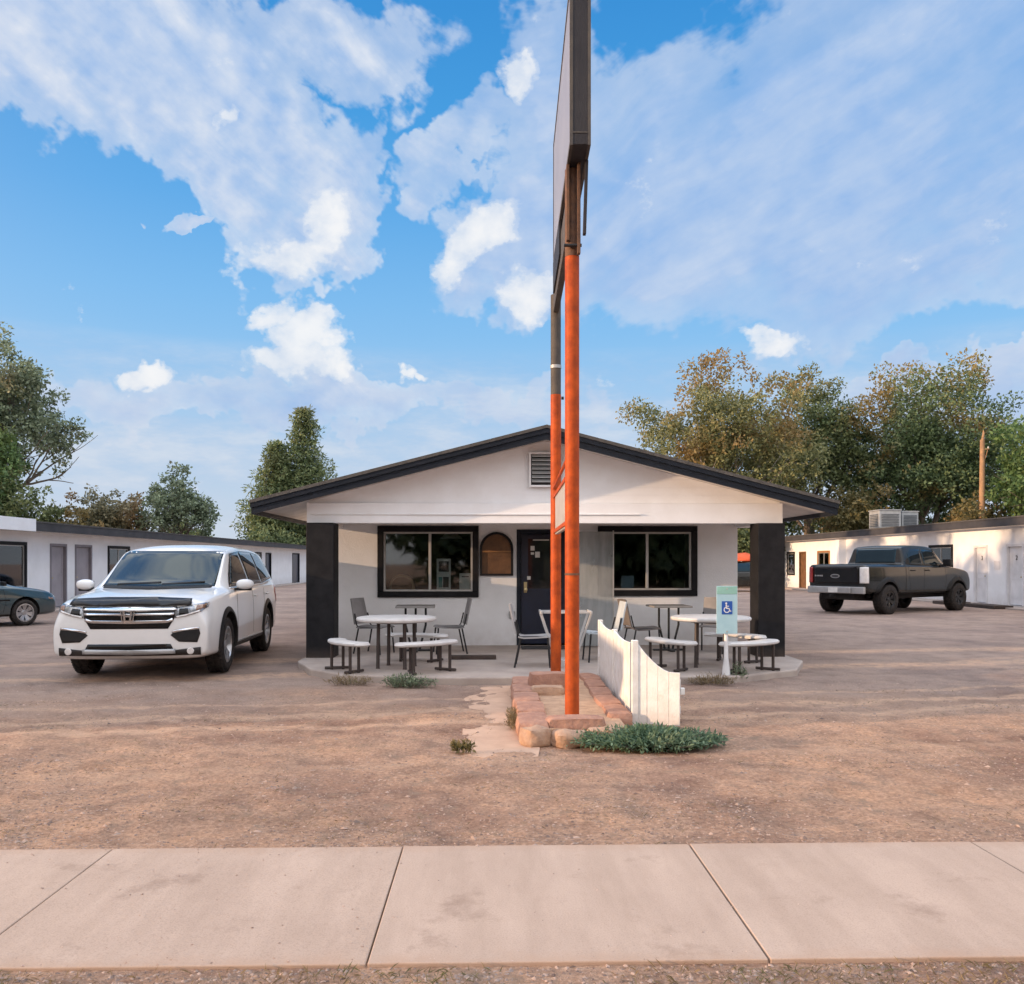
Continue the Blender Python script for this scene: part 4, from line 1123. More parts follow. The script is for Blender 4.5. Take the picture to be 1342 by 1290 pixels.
def sprig_plant(root, m, rx, ry, h, nsprig, leaves, ll, lw, seed, stem_m='bark', droop=.35):
    rg = np.random.default_rng(seed)
    C, D, Nn, Ln, Wd = [], [], [], [], []
    st = MB()
    for i in range(nsprig):
        a = rg.uniform(0, 2 * PI); q = math.sqrt(rg.random())
        tip = np.array([math.cos(a) * rx * q, math.sin(a) * ry * q, h * (1 - .75 * q ** 2) * rg.uniform(.55, 1.1) + .02])
        base = np.array([tip[0] * rg.uniform(.35, .8), tip[1] * rg.uniform(.35, .8), 0.0])
        midp = (base + tip) / 2 + np.array([0, 0, h * .18])
        ts = np.linspace(0, 1, leaves)
        P = ((1 - ts) ** 2)[:, None] * base + (2 * ts * (1 - ts))[:, None] * midp + (ts ** 2)[:, None] * tip
        if i % 3 == 0: st.tube([tuple(base), tuple(midp * .5 + (base + tip) * .25), tuple(tip)], [.004, .003, .0015], 4)
        ax = tip - base
        dd = ax[None, :] * .7 / (np.linalg.norm(ax) + 1e-6) + rg.normal(0, .6, (leaves, 3))
        C.append(P + rg.normal(0, ll * .25, P.shape)); D.append(dd); Nn.append(rg.normal(0, .5, (leaves, 3)) + [0, 0, 1])
        Ln.append(rg.uniform(.6, 1.3, leaves) * ll); Wd.append(rg.uniform(.6, 1.2, leaves) * lw)
    C = np.concatenate(C); C[:, 2] = np.maximum(C[:, 2], .004)
    leaf_mesh('foliage', (C, np.concatenate(D), np.concatenate(Nn), np.concatenate(Ln), np.concatenate(Wd)), m, root)
    st.build('stem', M[stem_m], root)
t = thing('ground_shrub', 'low spreading sage-green shrub at the foot of the white picket fence', 'shrub', (1.27, 7.18, 0))
sprig_plant(t, M['leaf_sage'], .66, .33, .105, 560, 16, .048, .018, 3)
for (x, y, rx, ry, h, n, m, lab) in (
    (-1.75, 10.80, .30, .16, .10, 70, 'leaf_dry', 'yellow dry weeds at the front left edge of the patio'),
    (-1.02, 10.62, .36, .18, .13, 110, 'leaf_grey', 'grey-green weeds in front of the left round table benches'),
    (2.72, 10.72, .34, .13, .10, 90, 'leaf_dry', 'brown dry weeds left of the parking sign post'),
    (3.12, 11.02, .12, .10, .22, 36, 'leaf_grey', 'small upright weed just right of the parking sign post'),
    (.20, 8.15, .06, .42, .12, 70, 'leaf_dry', 'dry yellow grass along the outside of the left stone row'),
    (-.24, 6.98, .10, .06, .06, 26, 'leaf_yellow', 'little yellow weed alone on the dirt left of the pale path')):
    t = thing('weed_clump', lab, 'weeds', (x, y, .0), 0, 'weed clumps round the patio edge')
    sprig_plant(t, M[m], rx, ry, h, n, 10, .045, .008 if 'dry' in m else .016, int(x * 100) & 1023)
# ------------------------------------------------------------------ vehicles: x forward, y left, z up
DG = None
def eval_mesh(o):
    dg = bpy.context.evaluated_depsgraph_get()
    dg.update()
    me = bpy.data.meshes.new_from_object(o.evaluated_get(dg), depsgraph=dg)
    return me
def loft_body(st, axles, tyre, arch, m_paint, m_well, track, nose=.07, tail=.05):
    """closed body shell lofted through cross-sections, subdivided, with the wheel wells cut out"""
    rings = []
    for (x, zb, w, zbelt, wb, zedge, ztop, wr) in st:
        hb = zbelt - zb
        wg = wb - .03
        pts = [(0, zb), (.55 * w, zb), (.90 * w, zb + .01), (.985 * w, zb + .07), (w, zb + .36 * hb), (.998 * w, zb + .70 * hb), (wb, zbelt - .02), (wg, zbelt + .015),
               ((wg + wr) / 2 + .02, (zbelt + zedge) / 2), (wr, zedge), (wr * .62, zedge + (ztop - zedge) * .8), (0, ztop)]
        rings.append([(x, y, z) for y, z in pts])
    k = len(rings[0])
    v, f = [], []
    idx = []
    for r in rings:
        left = []
        for p in r: left.append(len(v)); v.append(p)
        right = [left[0]]
        for p in r[1:-1]: right.append(len(v)); v.append((p[0], -p[1], p[2]))
        right.append(left[-1])
        idx.append((left, right))
    for i in range(len(rings) - 1):
        for side in (0, 1):
            a, b = idx[i][side], idx[i + 1][side]
            for j in range(k - 1):
                q = (a[j], a[j + 1], b[j + 1], b[j])
                f.append(q if side == 0 else q[::-1])
    for e, sg, bul in ((0, -1, tail), (len(rings) - 1, 1, nose)):
        l, r = idx[e]
        rows = list(range(1, k - 1))
        cen = {}
        for j in rows:
            if j == 1: cen[j] = l[0]
            elif j == k - 2: cen[j] = l[k - 1]
            else:
                cen[j] = len(v); p = v[l[j]]
                v.append((p[0] + sg * bul, 0, p[2]))
        for j in rows[:-1]:
            q1 = (l[j], l[j + 1], cen[j + 1], cen[j]); q2 = (cen[j], cen[j + 1], r[j + 1], r[j])
            f += [q1, q2] if sg > 0 else [q1[::-1], q2[::-1]]
    me = bpy.data.meshes.new('body'); me.from_pydata(v, [], f); me.update()
    bm = bmesh.new(); bm.from_mesh(me); bmesh.ops.recalc_face_normals(bm, faces=bm.faces); bm.to_mesh(me); bm.free()
    # firmer shoulder, roof-edge and sill lines
    ring_of = {}
    for l_, r_ in idx:
        for j in range(k): ring_of[l_[j]] = j; ring_of[r_[j]] = j
    at = me.attributes.new('crease_edge', 'FLOAT', 'EDGE')
    cr = {6: .62, 9: .55, 3: .35, 5: .2}
    for e_ in me.edges:
        a_, b_ = (ring_of.get(q, -1) for q in e_.vertices)
        if a_ == b_ and a_ in cr: at.data[e_.index].value = cr[a_]
    me.materials.append(m_paint)
    o = bpy.data.objects.new('body', me); COL.objects.link(o)
    s = o.modifiers.new('s', 'SUBSURF'); s.levels = 3; s.render_levels = 3
    smooth_me = eval_mesh(o)
    bm = bmesh.new(); bm.from_mesh(smooth_me); bvh = BVHTree.FromBMesh(bm); bm.free()
    o.modifiers.clear(); o.data = smooth_me
    cut = []
    for ax in axles:
        for sg in (-1, 1):
            c = MB()
            c.lathe([(0, .0), (arch, .0), (arch, .62), (0, .62)], 'y', (ax, sg * (track + .40) - (.62 if sg > 0 else 0), tyre + .02), 48)
            co = c.build('cutter', m_well, None)
            bmod = o.modifiers.new('b', 'BOOLEAN'); bmod.operation = 'DIFFERENCE'; bmod.solver = 'EXACT'; bmod.object = co; bmod.material_mode = 'TRANSFER'
            cut.append(co)
    res = eval_mesh(o)
    o.modifiers.clear(); o.data = res
    for c in cut: bpy.data.objects.remove(c, do_unlink=True)
    res.polygons.foreach_set('use_smooth', [True] * len(res.polygons))
    res.set_sharp_from_angle(angle=R(38))
    return o, bvh

RAY = {'x+': (lambda a, b: (9, a, b), (-1, 0, 0)), 'x-': (lambda a, b: (-9, a, b), (1, 0, 0)), 'y+': (lambda a, b: (a, 5, b), (0, -1, 0)), 'y-': (lambda a, b: (a, -5, b), (0, 1, 0)), 'z+': (lambda a, b: (a, b, 6), (0, 0, -1))}
def panel(bvh, outline, axis, off, name, m, parent, cut=.05, back=.02, smooth=True):
    """thin shell following the body: 2D outline pressed onto the surface along an axis"""
    org, d = RAY[axis]
    d = Vector(d)
    bm = bmesh.new()
    vs = [bm.verts.new((a, b, 0)) for a, b in outline]
    fc = bm.faces.new(vs)
    bmesh.ops.triangulate(bm, faces=[fc])
    for ax in (0, 1):
        lo = min(p[ax] for p in outline); hi = max(p[ax] for p in outline)
        nn = int((hi - lo) / cut)
        for i in range(1, nn + 1):
            q = lo + (hi - lo) * i / (nn + 1)
            co = [0, 0, 0]; co[ax] = q; no = [0, 0, 0]; no[ax] = 1
            bmesh.ops.bisect_plane(bm, geom=bm.verts[:] + bm.edges[:] + bm.faces[:], plane_co=co, plane_no=no)
    bad = []
    for v in bm.verts:
        loc, nor, i, dist = bvh.ray_cast(Vector(org(v.co.x, v.co.y)), d)
        if loc is None: bad.append(v); continue
        if nor.dot(d) > 0: nor = -nor
        nor = (nor - d * .35).normalized()
        v.co = loc + nor * off
    if bad: bmesh.ops.delete(bm, geom=bad, context='VERTS')
    bmesh.ops.remove_doubles(bm, verts=bm.verts, dist=.0008)
    bmesh.ops.recalc_face_normals(bm, faces=bm.faces)
    # outward
    s = sum((f.normal.dot(-d) for f in bm.faces), 0.0)
    if s < 0: bmesh.ops.reverse_faces(bm, faces=bm.faces)
    me = bpy.data.meshes.new(name); bm.to_mesh(me); bm.free()
    o = mesh_obj(name, me, m, parent, smooth)
    so = o.modifiers.new('s', 'SOLIDIFY'); so.thickness = back; so.offset = -1; so.use_even_offset = False
    return o
def both(bvh, outline, off, name, m, parent, **k):
    return [panel(bvh, outline, ax, off, name, m, parent, **k) for ax in ('y+', 'y-')]
def mirror(o): return [(-a, b) for a, b in o][::-1]
def strip(pts, w):
    """outline of a band of width w along a 2D polyline"""
    L_, R_ = [], []
    for i, p in enumerate(pts):
        a, b = Vector(pts[max(i - 1, 0)]), Vector(pts[min(i + 1, len(pts) - 1)])
        d = (b - a).normalized(); n = Vector((-d.y, d.x)) * w / 2
        L_.append(tuple(Vector(p) + n)); R_.append(tuple(Vector(p) - n))
    return L_ + R_[::-1]
WHEELS = {}
def wheel(root, kind, x, y, r, w, rim_r, rim_m, spokes, side, steer=0):
    e = bpy.data.objects.new('wheel', None); COL.objects.link(e)
    e.parent = root; e.location = (x, y, r); e.rotation_euler = (0, 0, steer + (0 if side > 0 else PI)); e.empty_display_size = .1
    if kind not in WHEELS:
        t = MB()
        hw = w / 2
        t.lathe([(rim_r, -hw + .015), (rim_r + .02, -hw), (r - .05, -hw - .004), (r - .018, -hw + .015), (r, -hw + .045), (r, -.012), (r - .008, -.010), (r - .008, .010), (r, .012), (r, hw - .045), (r - .018, hw - .015), (r - .05, hw + .004), (rim_r + .02, hw), (rim_r, hw - .015), (rim_r - .012, hw - .05), (rim_r - .012, -hw + .05), (rim_r, -hw + .015)], 'y', (0, 0, 0), 48)
        for i in range(56):
            a = 2 * PI * i / 56; c, s = math.cos(a), math.sin(a)
            for (q0, q1) in ((-hw + .02, -.03), (.03, hw - .02)):
                da = .018
                vv = [((r + rr) * math.cos(a + aa), q, (r + rr) * math.sin(a + aa)) for rr in (-.01, .006) for q in (q0, q1) for aa in (-da, da)]
                t.hexa(vv)
        ob = t.build('tyre', M['rubber'], e, True, ang=35)
        rm = MB()
        rm.lathe([(rim_r + .004, hw - .012), (rim_r - .02, hw - .010), (rim_r - .035, hw - .04), (rim_r - .05, hw - .12), (rim_r - .05, -hw + .04)], 'y', (0, 0, 0), 48)
        rm.lathe([(0, hw - .045), (.055, hw - .045), (.07, hw - .06), (.07, hw - .12)], 'y', (0, 0, 0), 24)
        for i in range(spokes):
            for dd in (-.13, .13):
                a = 2 * PI * i / spokes + PI / 2
                a0, a1 = a + dd * .9, a + dd * 1.15
                p0 = Vector((.05 * math.cos(a0), 0, .05 * math.sin(a0))); p1 = Vector(((rim_r - .02) * math.cos(a1), 0, (rim_r - .02) * math.sin(a1)))
                d = (p1 - p0).normalized(); n = Vector((-d.z, 0, d.x))
                w0, w1 = .020, .032
                vv = []
                for yy0, yy1 in ((hw - .10, hw - .085), (hw - .055, hw - .025)):
                    vv += [p0 - n * w0 + Vector((0, yy0, 0)), p1 - n * w1 + Vector((0, yy1, 0)), p0 + n * w0 + Vector((0, yy0, 0)), p1 + n * w1 + Vector((0, yy1, 0))]
                rm.hexa([tuple(q) for q in vv])
        r_o = rm.build('rim', M[rim_m], e, True, ang=30)
        bk = MB().lathe([(0, -.02), (rim_r - .055, -.02), (rim_r - .055, -.06), (0, -.06)], 'y', (0, 0, 0), 32).build('brake_disc', M['dark_metal'], e)
        WHEELS[kind] = (ob, r_o, bk)
    else:
        for o in WHEELS[kind]:
            c = o.copy(); COL.objects.link(c); c.parent = e
    return e
def arch_band(bvh, ax, zc, r0, r1, off, m, root, zlo):
    for axd in ('y+', 'y-'):
        pts = []
        a0 = math.degrees(math.asin(max(-1, (zlo - zc) / r1)))
        o_ = [p for p in arc(ax, zc, r1, a0, 180 - a0, 22)]
        i_ = [p for p in arc(ax, zc, r0, 180 - a0, a0, 22)]
        n = len(o_)
        # build as quads strip by strip through panel()
        org, d = RAY[axd]; d = Vector(d)
        vv, ff = [], []
        mid = [((a[0] + b[0]) / 2, (a[1] + b[1]) / 2) for a, b in zip(o_, i_[::-1])]
        for row, lift in ((o_, .002), (mid, off), (i_[::-1], off)):
            for (a, b) in row:
                loc, nor, i, dist = bvh.ray_cast(Vector(org(a, b)), d)
                if loc is None:
                    loc = bvh.find_nearest(Vector((a, -d.y * .9, b)))[0]
                vv.append(tuple(loc - d * lift))
        for row in range(2):
            for i in range(n - 1):
                ff.append((row * n + i, row * n + i + 1, (row + 1) * n + i + 1, (row + 1) * n + i))
        k = len(vv)
        for i in range(n):
            p = vv[2 * n + i]; vv.append((p[0], p[1] + d.y * .10, p[2]))
        for i in range(n - 1):
            ff.append((2 * n + i, 2 * n + i + 1, k + i + 1, k + i))
        MB().add(vv, ff).build('arch_trim', M[m], root, True, ang=60)

# ---- white SUV
SUV = thing('parked_suv', 'white family SUV with black hood shield parked facing the street', 'car', (-4.70, 13.58, 0), R(-86.3))
st = [(-2.47, .50, .84, 1.08, .82, 1.30, 1.36, .66), (-2.40, .38, .93, 1.10, .91, 1.52, 1.58, .66), (-2.20, .30, .975, 1.12, .95, 1.63, 1.70, .69), (-1.5, .26, .995, 1.13, .97, 1.69, 1.76, .715), (-.6, .25, 1.0, 1.12, .975, 1.715, 1.785, .73),
      (.10, .25, 1.0, 1.11, .975, 1.70, 1.775, .73), (.50, .25, 1.0, 1.10, .975, 1.655, 1.725, .72), (.62, .25, 1.0, 1.10, .975, 1.605, 1.665, .725), (1.28, .25, 1.0, 1.09, .965, 1.165, 1.20, .80), (1.40, .25, .998, 1.08, .96, 1.125, 1.165, .80), (1.9, .25, .985, 1.045, .94, 1.09, 1.125, .78),
      (2.25, .26, .968, .99, .90, 1.04, 1.07, .74), (2.38, .27, .955, .955, .87, 1.00, 1.03, .70), (2.44, .29, .94, .90, .84, .95, .975, .66), (2.455, .32, .925, .86, .82, .90, .93, .62)]
body, bv = loft_body(st, (1.50, -1.32), .375, .435, M['suv_paint'], M['black_plastic'], .93, nose=.10)
body.parent = SUV
panel(bv, [(-.755, 1.165), (.755, 1.165), (.695, 1.665), (-.695, 1.665)], 'x+', .003, 'windshield', M['car_glass'], SUV)
panel(bv, strip([(-.72, 1.165), (0, 1.150), (.72, 1.165)], .035), 'x+', .006, 'cowl', M['black_plastic'], SUV)
for a, b in (((-.55, 1.19), (.02, 1.215)), ((.05, 1.19), (.60, 1.22))):
    panel(bv, strip([a, b], .018), 'x+', .016, 'wiper', M['black_plastic'], SUV)
panel(bv, [(-.62, 1.25), (.62, 1.25), (.55, 1.58), (-.55, 1.58)], 'x-', .003, 'rear_window', M['car_glass'], SUV)
both(bv, [(1.12, 1.15), (.42, 1.63), (-.2, 1.675), (-1.0, 1.67), (-1.75, 1.63), (-2.16, 1.42), (-2.08, 1.22), (-1.1, 1.16)], .002, 'window_trim', M['black_gloss'], SUV)
both(bv, [(1.00, 1.18), (.40, 1.605), (-.06, 1.65), (-.06, 1.165)], .006, 'side_window', M['car_glass'], SUV)
both(bv, [(-.14, 1.17), (-.14, 1.655), (-.95, 1.65), (-1.00, 1.18)], .006, 'side_window', M['car_glass'], SUV)
both(bv, [(-1.08, 1.19), (-1.04, 1.645), (-1.70, 1.605), (-2.08, 1.40), (-2.02, 1.24)], .006, 'side_window', M['car_glass'], SUV)
both(bv, strip([(1.12, 1.135), (-1.0, 1.145), (-2.1, 1.205)], .016), .008, 'chrome_strip', M['chrome'], SUV)
both(bv, strip([(.92, 1.09), (.99, .80), (.95, .42)], .010), .0015, 'door_seam', M['black_plastic'], SUV)
both(bv, strip([(-.10, 1.11), (-.12, .42)], .010), .0015, 'door_seam', M['black_plastic'], SUV)
both(bv, strip([(-1.02, 1.12), (-.98, .80), (-.86, .60), (-.80, .42)], .010), .0015, 'door_seam', M['black_plastic'], SUV)
both(bv, strip([(1.02, .29), (-.84, .29)], .13), .014, 'side_sill', M['black_plastic'], SUV)
both(bv, strip([(.95, .375), (-.80, .375)], .022), .018, 'chrome_strip', M['silver'], SUV)
for ax in (1.50, -1.32): arch_band(bv, ax, .395, .432, .50, .022, 'black_plastic', SUV, .30)
for s in (1, -1):
    for x in (-.28, -1.22):
        MB().hexa([(x + a, s * (b), z) for z in (.965, .995) for b in (.985, 1.022) for a in (-.09, .09)]).build('door_handle', M['suv_paint'], SUV, bev=.008)
    # mirror: shell, dark base
    bm = bmesh.new(); bmesh.ops.create_icosphere(bm, subdivisions=3, radius=1)
    for v in bm.verts:
        p = v.co
        v.co = Vector((1.00 + p.x * .085 * (1 if p.x > 0 else .45), s * (1.10 + p.y * .125), 1.185 + .075 * (abs(p.z) ** .75) * (1 if p.z > 0 else -1)))
    me = bpy.data.meshes.new('mirror'); bm.to_mesh(me); bm.free()
    mr = mesh_obj('mirror', me, M['suv_paint'], SUV, True)
    MB().hexa([(.97 + a, s * b, z) for z in (1.095, 1.135) for b in (.95, 1.19) for a in (-.03, .06)]).build('mirror_base', M['black_plastic'], mr, bev=.012)
    MB().hexa([(.945 + a, s * b, z) for z in (1.135, 1.235) for b in (1.00, 1.20) for a in (0, .012)]).build('mirror_glass', M['car_glass'], mr, bev=.004)
# nose
G = M
panel(bv, [(-.56, .925), (.56, .925), (.55, .80), (.47, .665), (-.47, .665), (-.55, .80)], 'x+', .004, 'grille', M['black_gloss'], SUV)
panel(bv, strip([(-.57, .915), (0, .905), (.57, .915)], .042), 'x+', .022, 'chrome_bar', M['chrome'], SUV)
panel(bv, strip([(-.545, .850), (0, .842), (.545, .850)], .026), 'x+', .018, 'chrome_bar', M['chrome'], SUV)
panel(bv, strip([(-.53, .782), (-.46, .755), (0, .748), (.46, .755), (.53, .782)], .036), 'x+', .020, 'chrome_bar', M['chrome'], SUV)
hl = [(.555, .80), (.565, .93), (.74, .955), (.90, .985), (.905, .93), (.86, .875), (.70, .825)]
for o_ in (hl, mirror(hl)):
    h = panel(bv, o_, 'x+', .010, 'headlight', M['lamp_clear'], SUV, cut=.03)
    tip = [(.80, .885), (.80, .945), (.885, .97), (.885, .92)] if o_ is hl else mirror([(.80, .885), (.80, .945), (.885, .97), (.885, .92)])
    panel(bv, tip, 'x+', .016, 'indicator', M['lamp_amber'], h, cut=.03)
    pr = [(.60, .835), (.60, .905), (.70, .915), (.72, .85)]
    panel(bv, pr if o_ is hl else mirror(pr), 'x+', .015, 'projector', M['black_gloss'], h, cut=.03)
    ds = strip([(.57, .812), (.70, .838), (.84, .885)], .018)
    panel(bv, ds if o_ is hl else mirror(ds), 'x+', .016, 'daylight_strip', M['lamp_white'], h, cut=.03)
panel(bv, [(-.74, .955), (-.72, 1.015), (-.30, 1.035), (.30, 1.035), (.72, 1.015), (.74, .955), (.4, .945), (-.4, .945)], 'x+', .034, 'hood_shield', M['black_satin'], SUV, back=.012)
fg = [(.50, .585), (.55, .63), (.84, .665), (.855, .60), (.82, .49), (.60, .50)]
fc_ = strip([(.52, .622), (.68, .655), (.84, .668)], .026)
for o_, c_ in ((fg, fc_), (mirror(fg), mirror(fc_))):
    r_ = panel(bv, o_, 'x+', .006, 'fog_recess', M['black_plastic'], SUV, cut=.04)
    panel(bv, c_, 'x+', .014, 'chrome_strip', M['chrome'], r_, cut=.04)
panel(bv, [(-.50, .475), (.50, .475), (.54, .40), (-.54, .40)], 'x+', .004, 'intake', M['black_gloss'], SUV)
panel(bv, [(-.86, .43), (-.54, .395), (.54, .395), (.86, .43), (.86, .335), (-.86, .335)], 'x+', .012, 'lower_bumper', M['black_plastic'], SUV)
panel(bv, strip([(-.56, .385), (0, .375), (.56, .385)], .055), 'x+', .028, 'skid_plate', M['silver'], SUV)
for s in (1, -1):
    panel(bv, [(s * .74 + a, .385 + b) for a, b in arc(0, 0, .042, 0, 337, 15)], 'x+', .024, 'fog_light', M['lamp_white'], SUV, cut=.03)
# emblem: rounded chrome frame with the letter
hx = bv.ray_cast(Vector((9, 0, .825)), Vector((-1, 0, 0)))[0].x + .028
em = MB()
fr_o = [(-.088, .075), (.088, .075), (.070, -.062), (-.070, -.062)]; fr_i = [(a * .86, b * .84) for a, b in fr_o]
for i in range(4):
    a, b, c, d = fr_o[i], fr_o[(i + 1) % 4], fr_i[(i + 1) % 4], fr_i[i]
    em.hexa([(hx + e, p[0], .825 + p[1]) for e in (0, .02) for p in (a, b, d, c)])
for s in (1, -1):
    em.prism([(s * .058, .062), (s * .034, .062), (s * .028, .0), (s * .022, -.050), (s * .046, -.050), (s * .050, .0)], lambda a, b, d: (hx + d, a, .825 + b), .0, .022)
em.prism([(-.029, .014), (.029, .014), (.027, -.010), (-.027, -.010)], lambda a, b, d: (hx + d, a, .825 + b), .0, .021)
em.build('emblem', M['chrome'], SUV)
MB().hexa([(x, y, z) for z in (.30, .42) for y in (-.75, .75) for x in (-1.6, 1.75)]).build('underbody', M['black_plastic'], SUV)
both(bv, [(-2.28, .80), (-2.30, 1.08), (-2.10, 1.10), (-2.06, .98)], .008, 'tail_light', M['lamp_red'], SUV)
for (x, s) in ((1.50, 1), (1.50, -1), (-1.32, 1), (-1.32, -1)):
    wheel(SUV, 'suv', x, s * .865, .375, .245, .245, 'alloy', 5, s)

# ---- small saloon at the left edge
SED = thing('parked_sedan', 'dark teal saloon car at the left edge in front of the room wing', 'car', (-12.42, 20.28, 0), R(58))
st = [(-2.20, .40, .74, .84, .72, .98, 1.00, .62), (-2.10, .30, .82, .88, .80, 1.02, 1.04, .64), (-1.6, .24, .855, .92, .83, 1.04, 1.07, .66), (-1.30, .22, .86, .93, .84, 1.08, 1.12, .64), (-.75, .22, .86, .93, .84, 1.33, 1.38, .56), (-.2, .22, .86, .93, .84, 1.37, 1.43, .57),
      (.25, .22, .86, .92, .84, 1.33, 1.40, .57), (1.02, .22, .86, .90, .83, .965, 1.00, .68), (1.15, .22, .857, .89, .82, .93, .965, .68), (1.7, .22, .845, .82, .79, .865, .89, .64), (2.0, .23, .80, .76, .74, .80, .82, .60), (2.12, .25, .75, .70, .68, .735, .75, .54), (2.16, .28, .70, .66, .64, .69, .70, .50)]
body, bv = loft_body(st, (1.32, -1.22), .31, .36, M['teal_paint'], M['black_plastic'], .82, nose=.12)
body.parent = SED
panel(bv, [(-.60, .99), (.60, .99), (.50, 1.36), (-.50, 1.36)], 'x+', .003, 'windshield', M['car_glass'], SED)
panel(bv, [(-.56, 1.08), (.56, 1.08), (.48, 1.33), (-.48, 1.33)], 'x-', .003, 'rear_window', M['car_glass'], SED)
both(bv, [(.86, .96), (.22, 1.325), (-.22, 1.345), (-.26, .965)], .005, 'side_window', M['car_glass'], SED)
both(bv, [(-.32, .965), (-.28, 1.345), (-.74, 1.30), (-1.16, 1.07), (-1.1, .99)], .005, 'side_window', M['car_glass'], SED)
both(bv, strip([(.80, .92), (.86, .60), (.80, .34)], .009), .0015, 'door_seam', M['black_plastic'], SED)
both(bv, strip([(-.30, .94), (-.33, .34)], .009), .0015, 'door_seam', M['black_plastic'], SED)
both(bv, strip([(.95, .62), (-.85, .62)], .035), .010, 'side_moulding', M['black_plastic'], SED)
both(bv, strip([(.95, .25), (-.86, .25)], .07), .006, 'side_sill', M['black_plastic'], SED)
hl = [(.42, .60), (.44, .70), (.66, .70), (.70, .62)]
for o_ in (hl, mirror(hl)): panel(bv, o_, 'x+', .006, 'headlight', M['lamp_clear'], SED, cut=.03)
panel(bv, [(-.38, .58), (-.38, .66), (.38, .66), (.38, .58)], 'x+', .004, 'grille', M['black_gloss'], SED)
panel(bv, [(-.68, .50), (-.68, .30), (.68, .30), (.68, .50)], 'x+', .010, 'bumper', M['teal_paint'], SED)
both(bv, [(1.92, .66), (2.06, .65), (2.06, .60), (1.92, .61)], .006, 'indicator', M['lamp_amber'], SED, cut=.03)
for s in (1, -1):
    MB().hexa([(x + a, s * b, z) for z, x in ((.955, .74), (1.055, .72)) for b in (.86, 1.02) for a in (-.02, .06)]).build('mirror', M['black_plastic'], SED, bev=.02)
    for x in (-.12, -1.0): MB().hexa([(x + a, s * b, z) for z in (.80, .825) for b in (.84, .885) for a in (-.07, .07)]).build('door_handle', M['black_plastic'], SED, bev=.006)
for (x, s) in ((1.32, 1), (1.32, -1), (-1.22, 1), (-1.22, -1)):
    wheel(SED, 'sedan', x, s * .755, .31, .195, .21, 'alloy', 7, s)

# ---- dark pickup
TR = thing('pickup_truck', 'dark grey crew cab pickup truck with black tailgate and big tyres', 'truck', (12.36, 26.78, 0), R(33))
st = [(-2.86, .66, .92, 1.36, .91, 1.405, 1.415, .84), (-2.80, .60, .97, 1.38, .96, 1.43, 1.44, .88), (-2.2, .56, .99, 1.385, .975, 1.435, 1.445, .89), (-1.00, .56, .99, 1.385, .975, 1.435, 1.445, .89), (-.965, .56, .99, 1.385, .975, 1.445, 1.455, .88), (-.88, .56, .99, 1.385, .975, 1.88, 1.91, .775), (-.82, .56, .99, 1.385, .975, 1.955, 1.985, .775), (-.4, .56, .99, 1.385, .975, 1.985, 2.02, .78),
      (.4, .56, .99, 1.38, .975, 1.985, 2.025, .78), (.74, .56, .99, 1.375, .97, 1.945, 1.985, .77), (.86, .56, .99, 1.37, .97, 1.88, 1.92, .77), (1.42, .56, .99, 1.35, .965, 1.40, 1.45, .80), (1.55, .56, .99, 1.33, .96, 1.37, 1.415, .80), (2.2, .56, .98, 1.28, .94, 1.325, 1.36, .77), (2.62, .56, .95, 1.21, .90, 1.255, 1.28, .72), (2.76, .58, .91, 1.13, .86, 1.17, 1.19, .66), (2.80, .62, .88, 1.06, .83, 1.09, 1.11, .62)]
body, bv = loft_body(st, (1.88, -1.80), .425, .50, M['truck_paint'], M['black_plastic'], .92, nose=.08, tail=.02)
body.parent = TR
panel(bv, [(-.66, 1.48), (.66, 1.48), (.66, 1.90), (-.66, 1.90)], 'x-', .004, 'rear_window', M['car_glass'], TR)
panel(bv, [(-.70, 1.44), (.70, 1.44), (.64, 1.90), (-.64, 1.90)], 'x+', .003, 'windshield', M['car_glass'], TR)
both(bv, [(1.14, 1.44), (.74, 1.84), (.12, 1.88), (.10, 1.43)], .005, 'side_window', M['car_glass'], TR)
both(bv, [(.00, 1.43), (.02, 1.88), (-.52, 1.87), (-.66, 1.78), (-.62, 1.44)], .005, 'side_window', M['car_glass'], TR)
both(bv, strip([(1.20, 1.37), (1.26, 1.0), (1.18, .70)], .010), .0015, 'door_seam', M['black_plastic'], TR)
both(bv, strip([(.05, 1.39), (.05, .68)], .010), .0015, 'door_seam', M['black_plastic'], TR)
both(bv, strip([(-.78, 1.40), (-.74, 1.1), (-.64, .70)], .010), .0015, 'door_seam', M['black_plastic'], TR)
both(bv, strip([(-.90, 1.42), (-.90, .62)], .022), .002, 'cab_gap', M['black_plastic'], TR)
both(bv, strip([(1.30, .60), (-1.20, .60)], .06), .012, 'side_step', M['black_plastic'], TR)
for ax in (1.88, -1.80): arch_band(bv, ax, .445, .495, .62, .055, 'black_plastic', TR, .50)
tg = panel(bv, [(-.76, .84), (-.76, 1.395), (.76, 1.395), (.76, .84)], 'x-', .012, 'tailgate', M['black_gloss'], TR, cut=.1)
xt = bv.ray_cast(Vector((-9, 0, 1.1)), Vector((1, 0, 0)))[0].x - .020
MB().prism([(a * .15, 1.10 + b * .058) for a, b in arc(0, 0, 1, 0, 345, 23)], lambda a, b, d: (xt - d, a, b), -.004, .006).build('emblem', M['silver'], tg)
MB().prism([(a * .125, 1.10 + b * .042) for a, b in arc(0, 0, 1, 0, 345, 23)], lambda a, b, d: (xt - d, a, b), .0065, .009).build('emblem_centre', M['ink'], tg)
lt = MB()
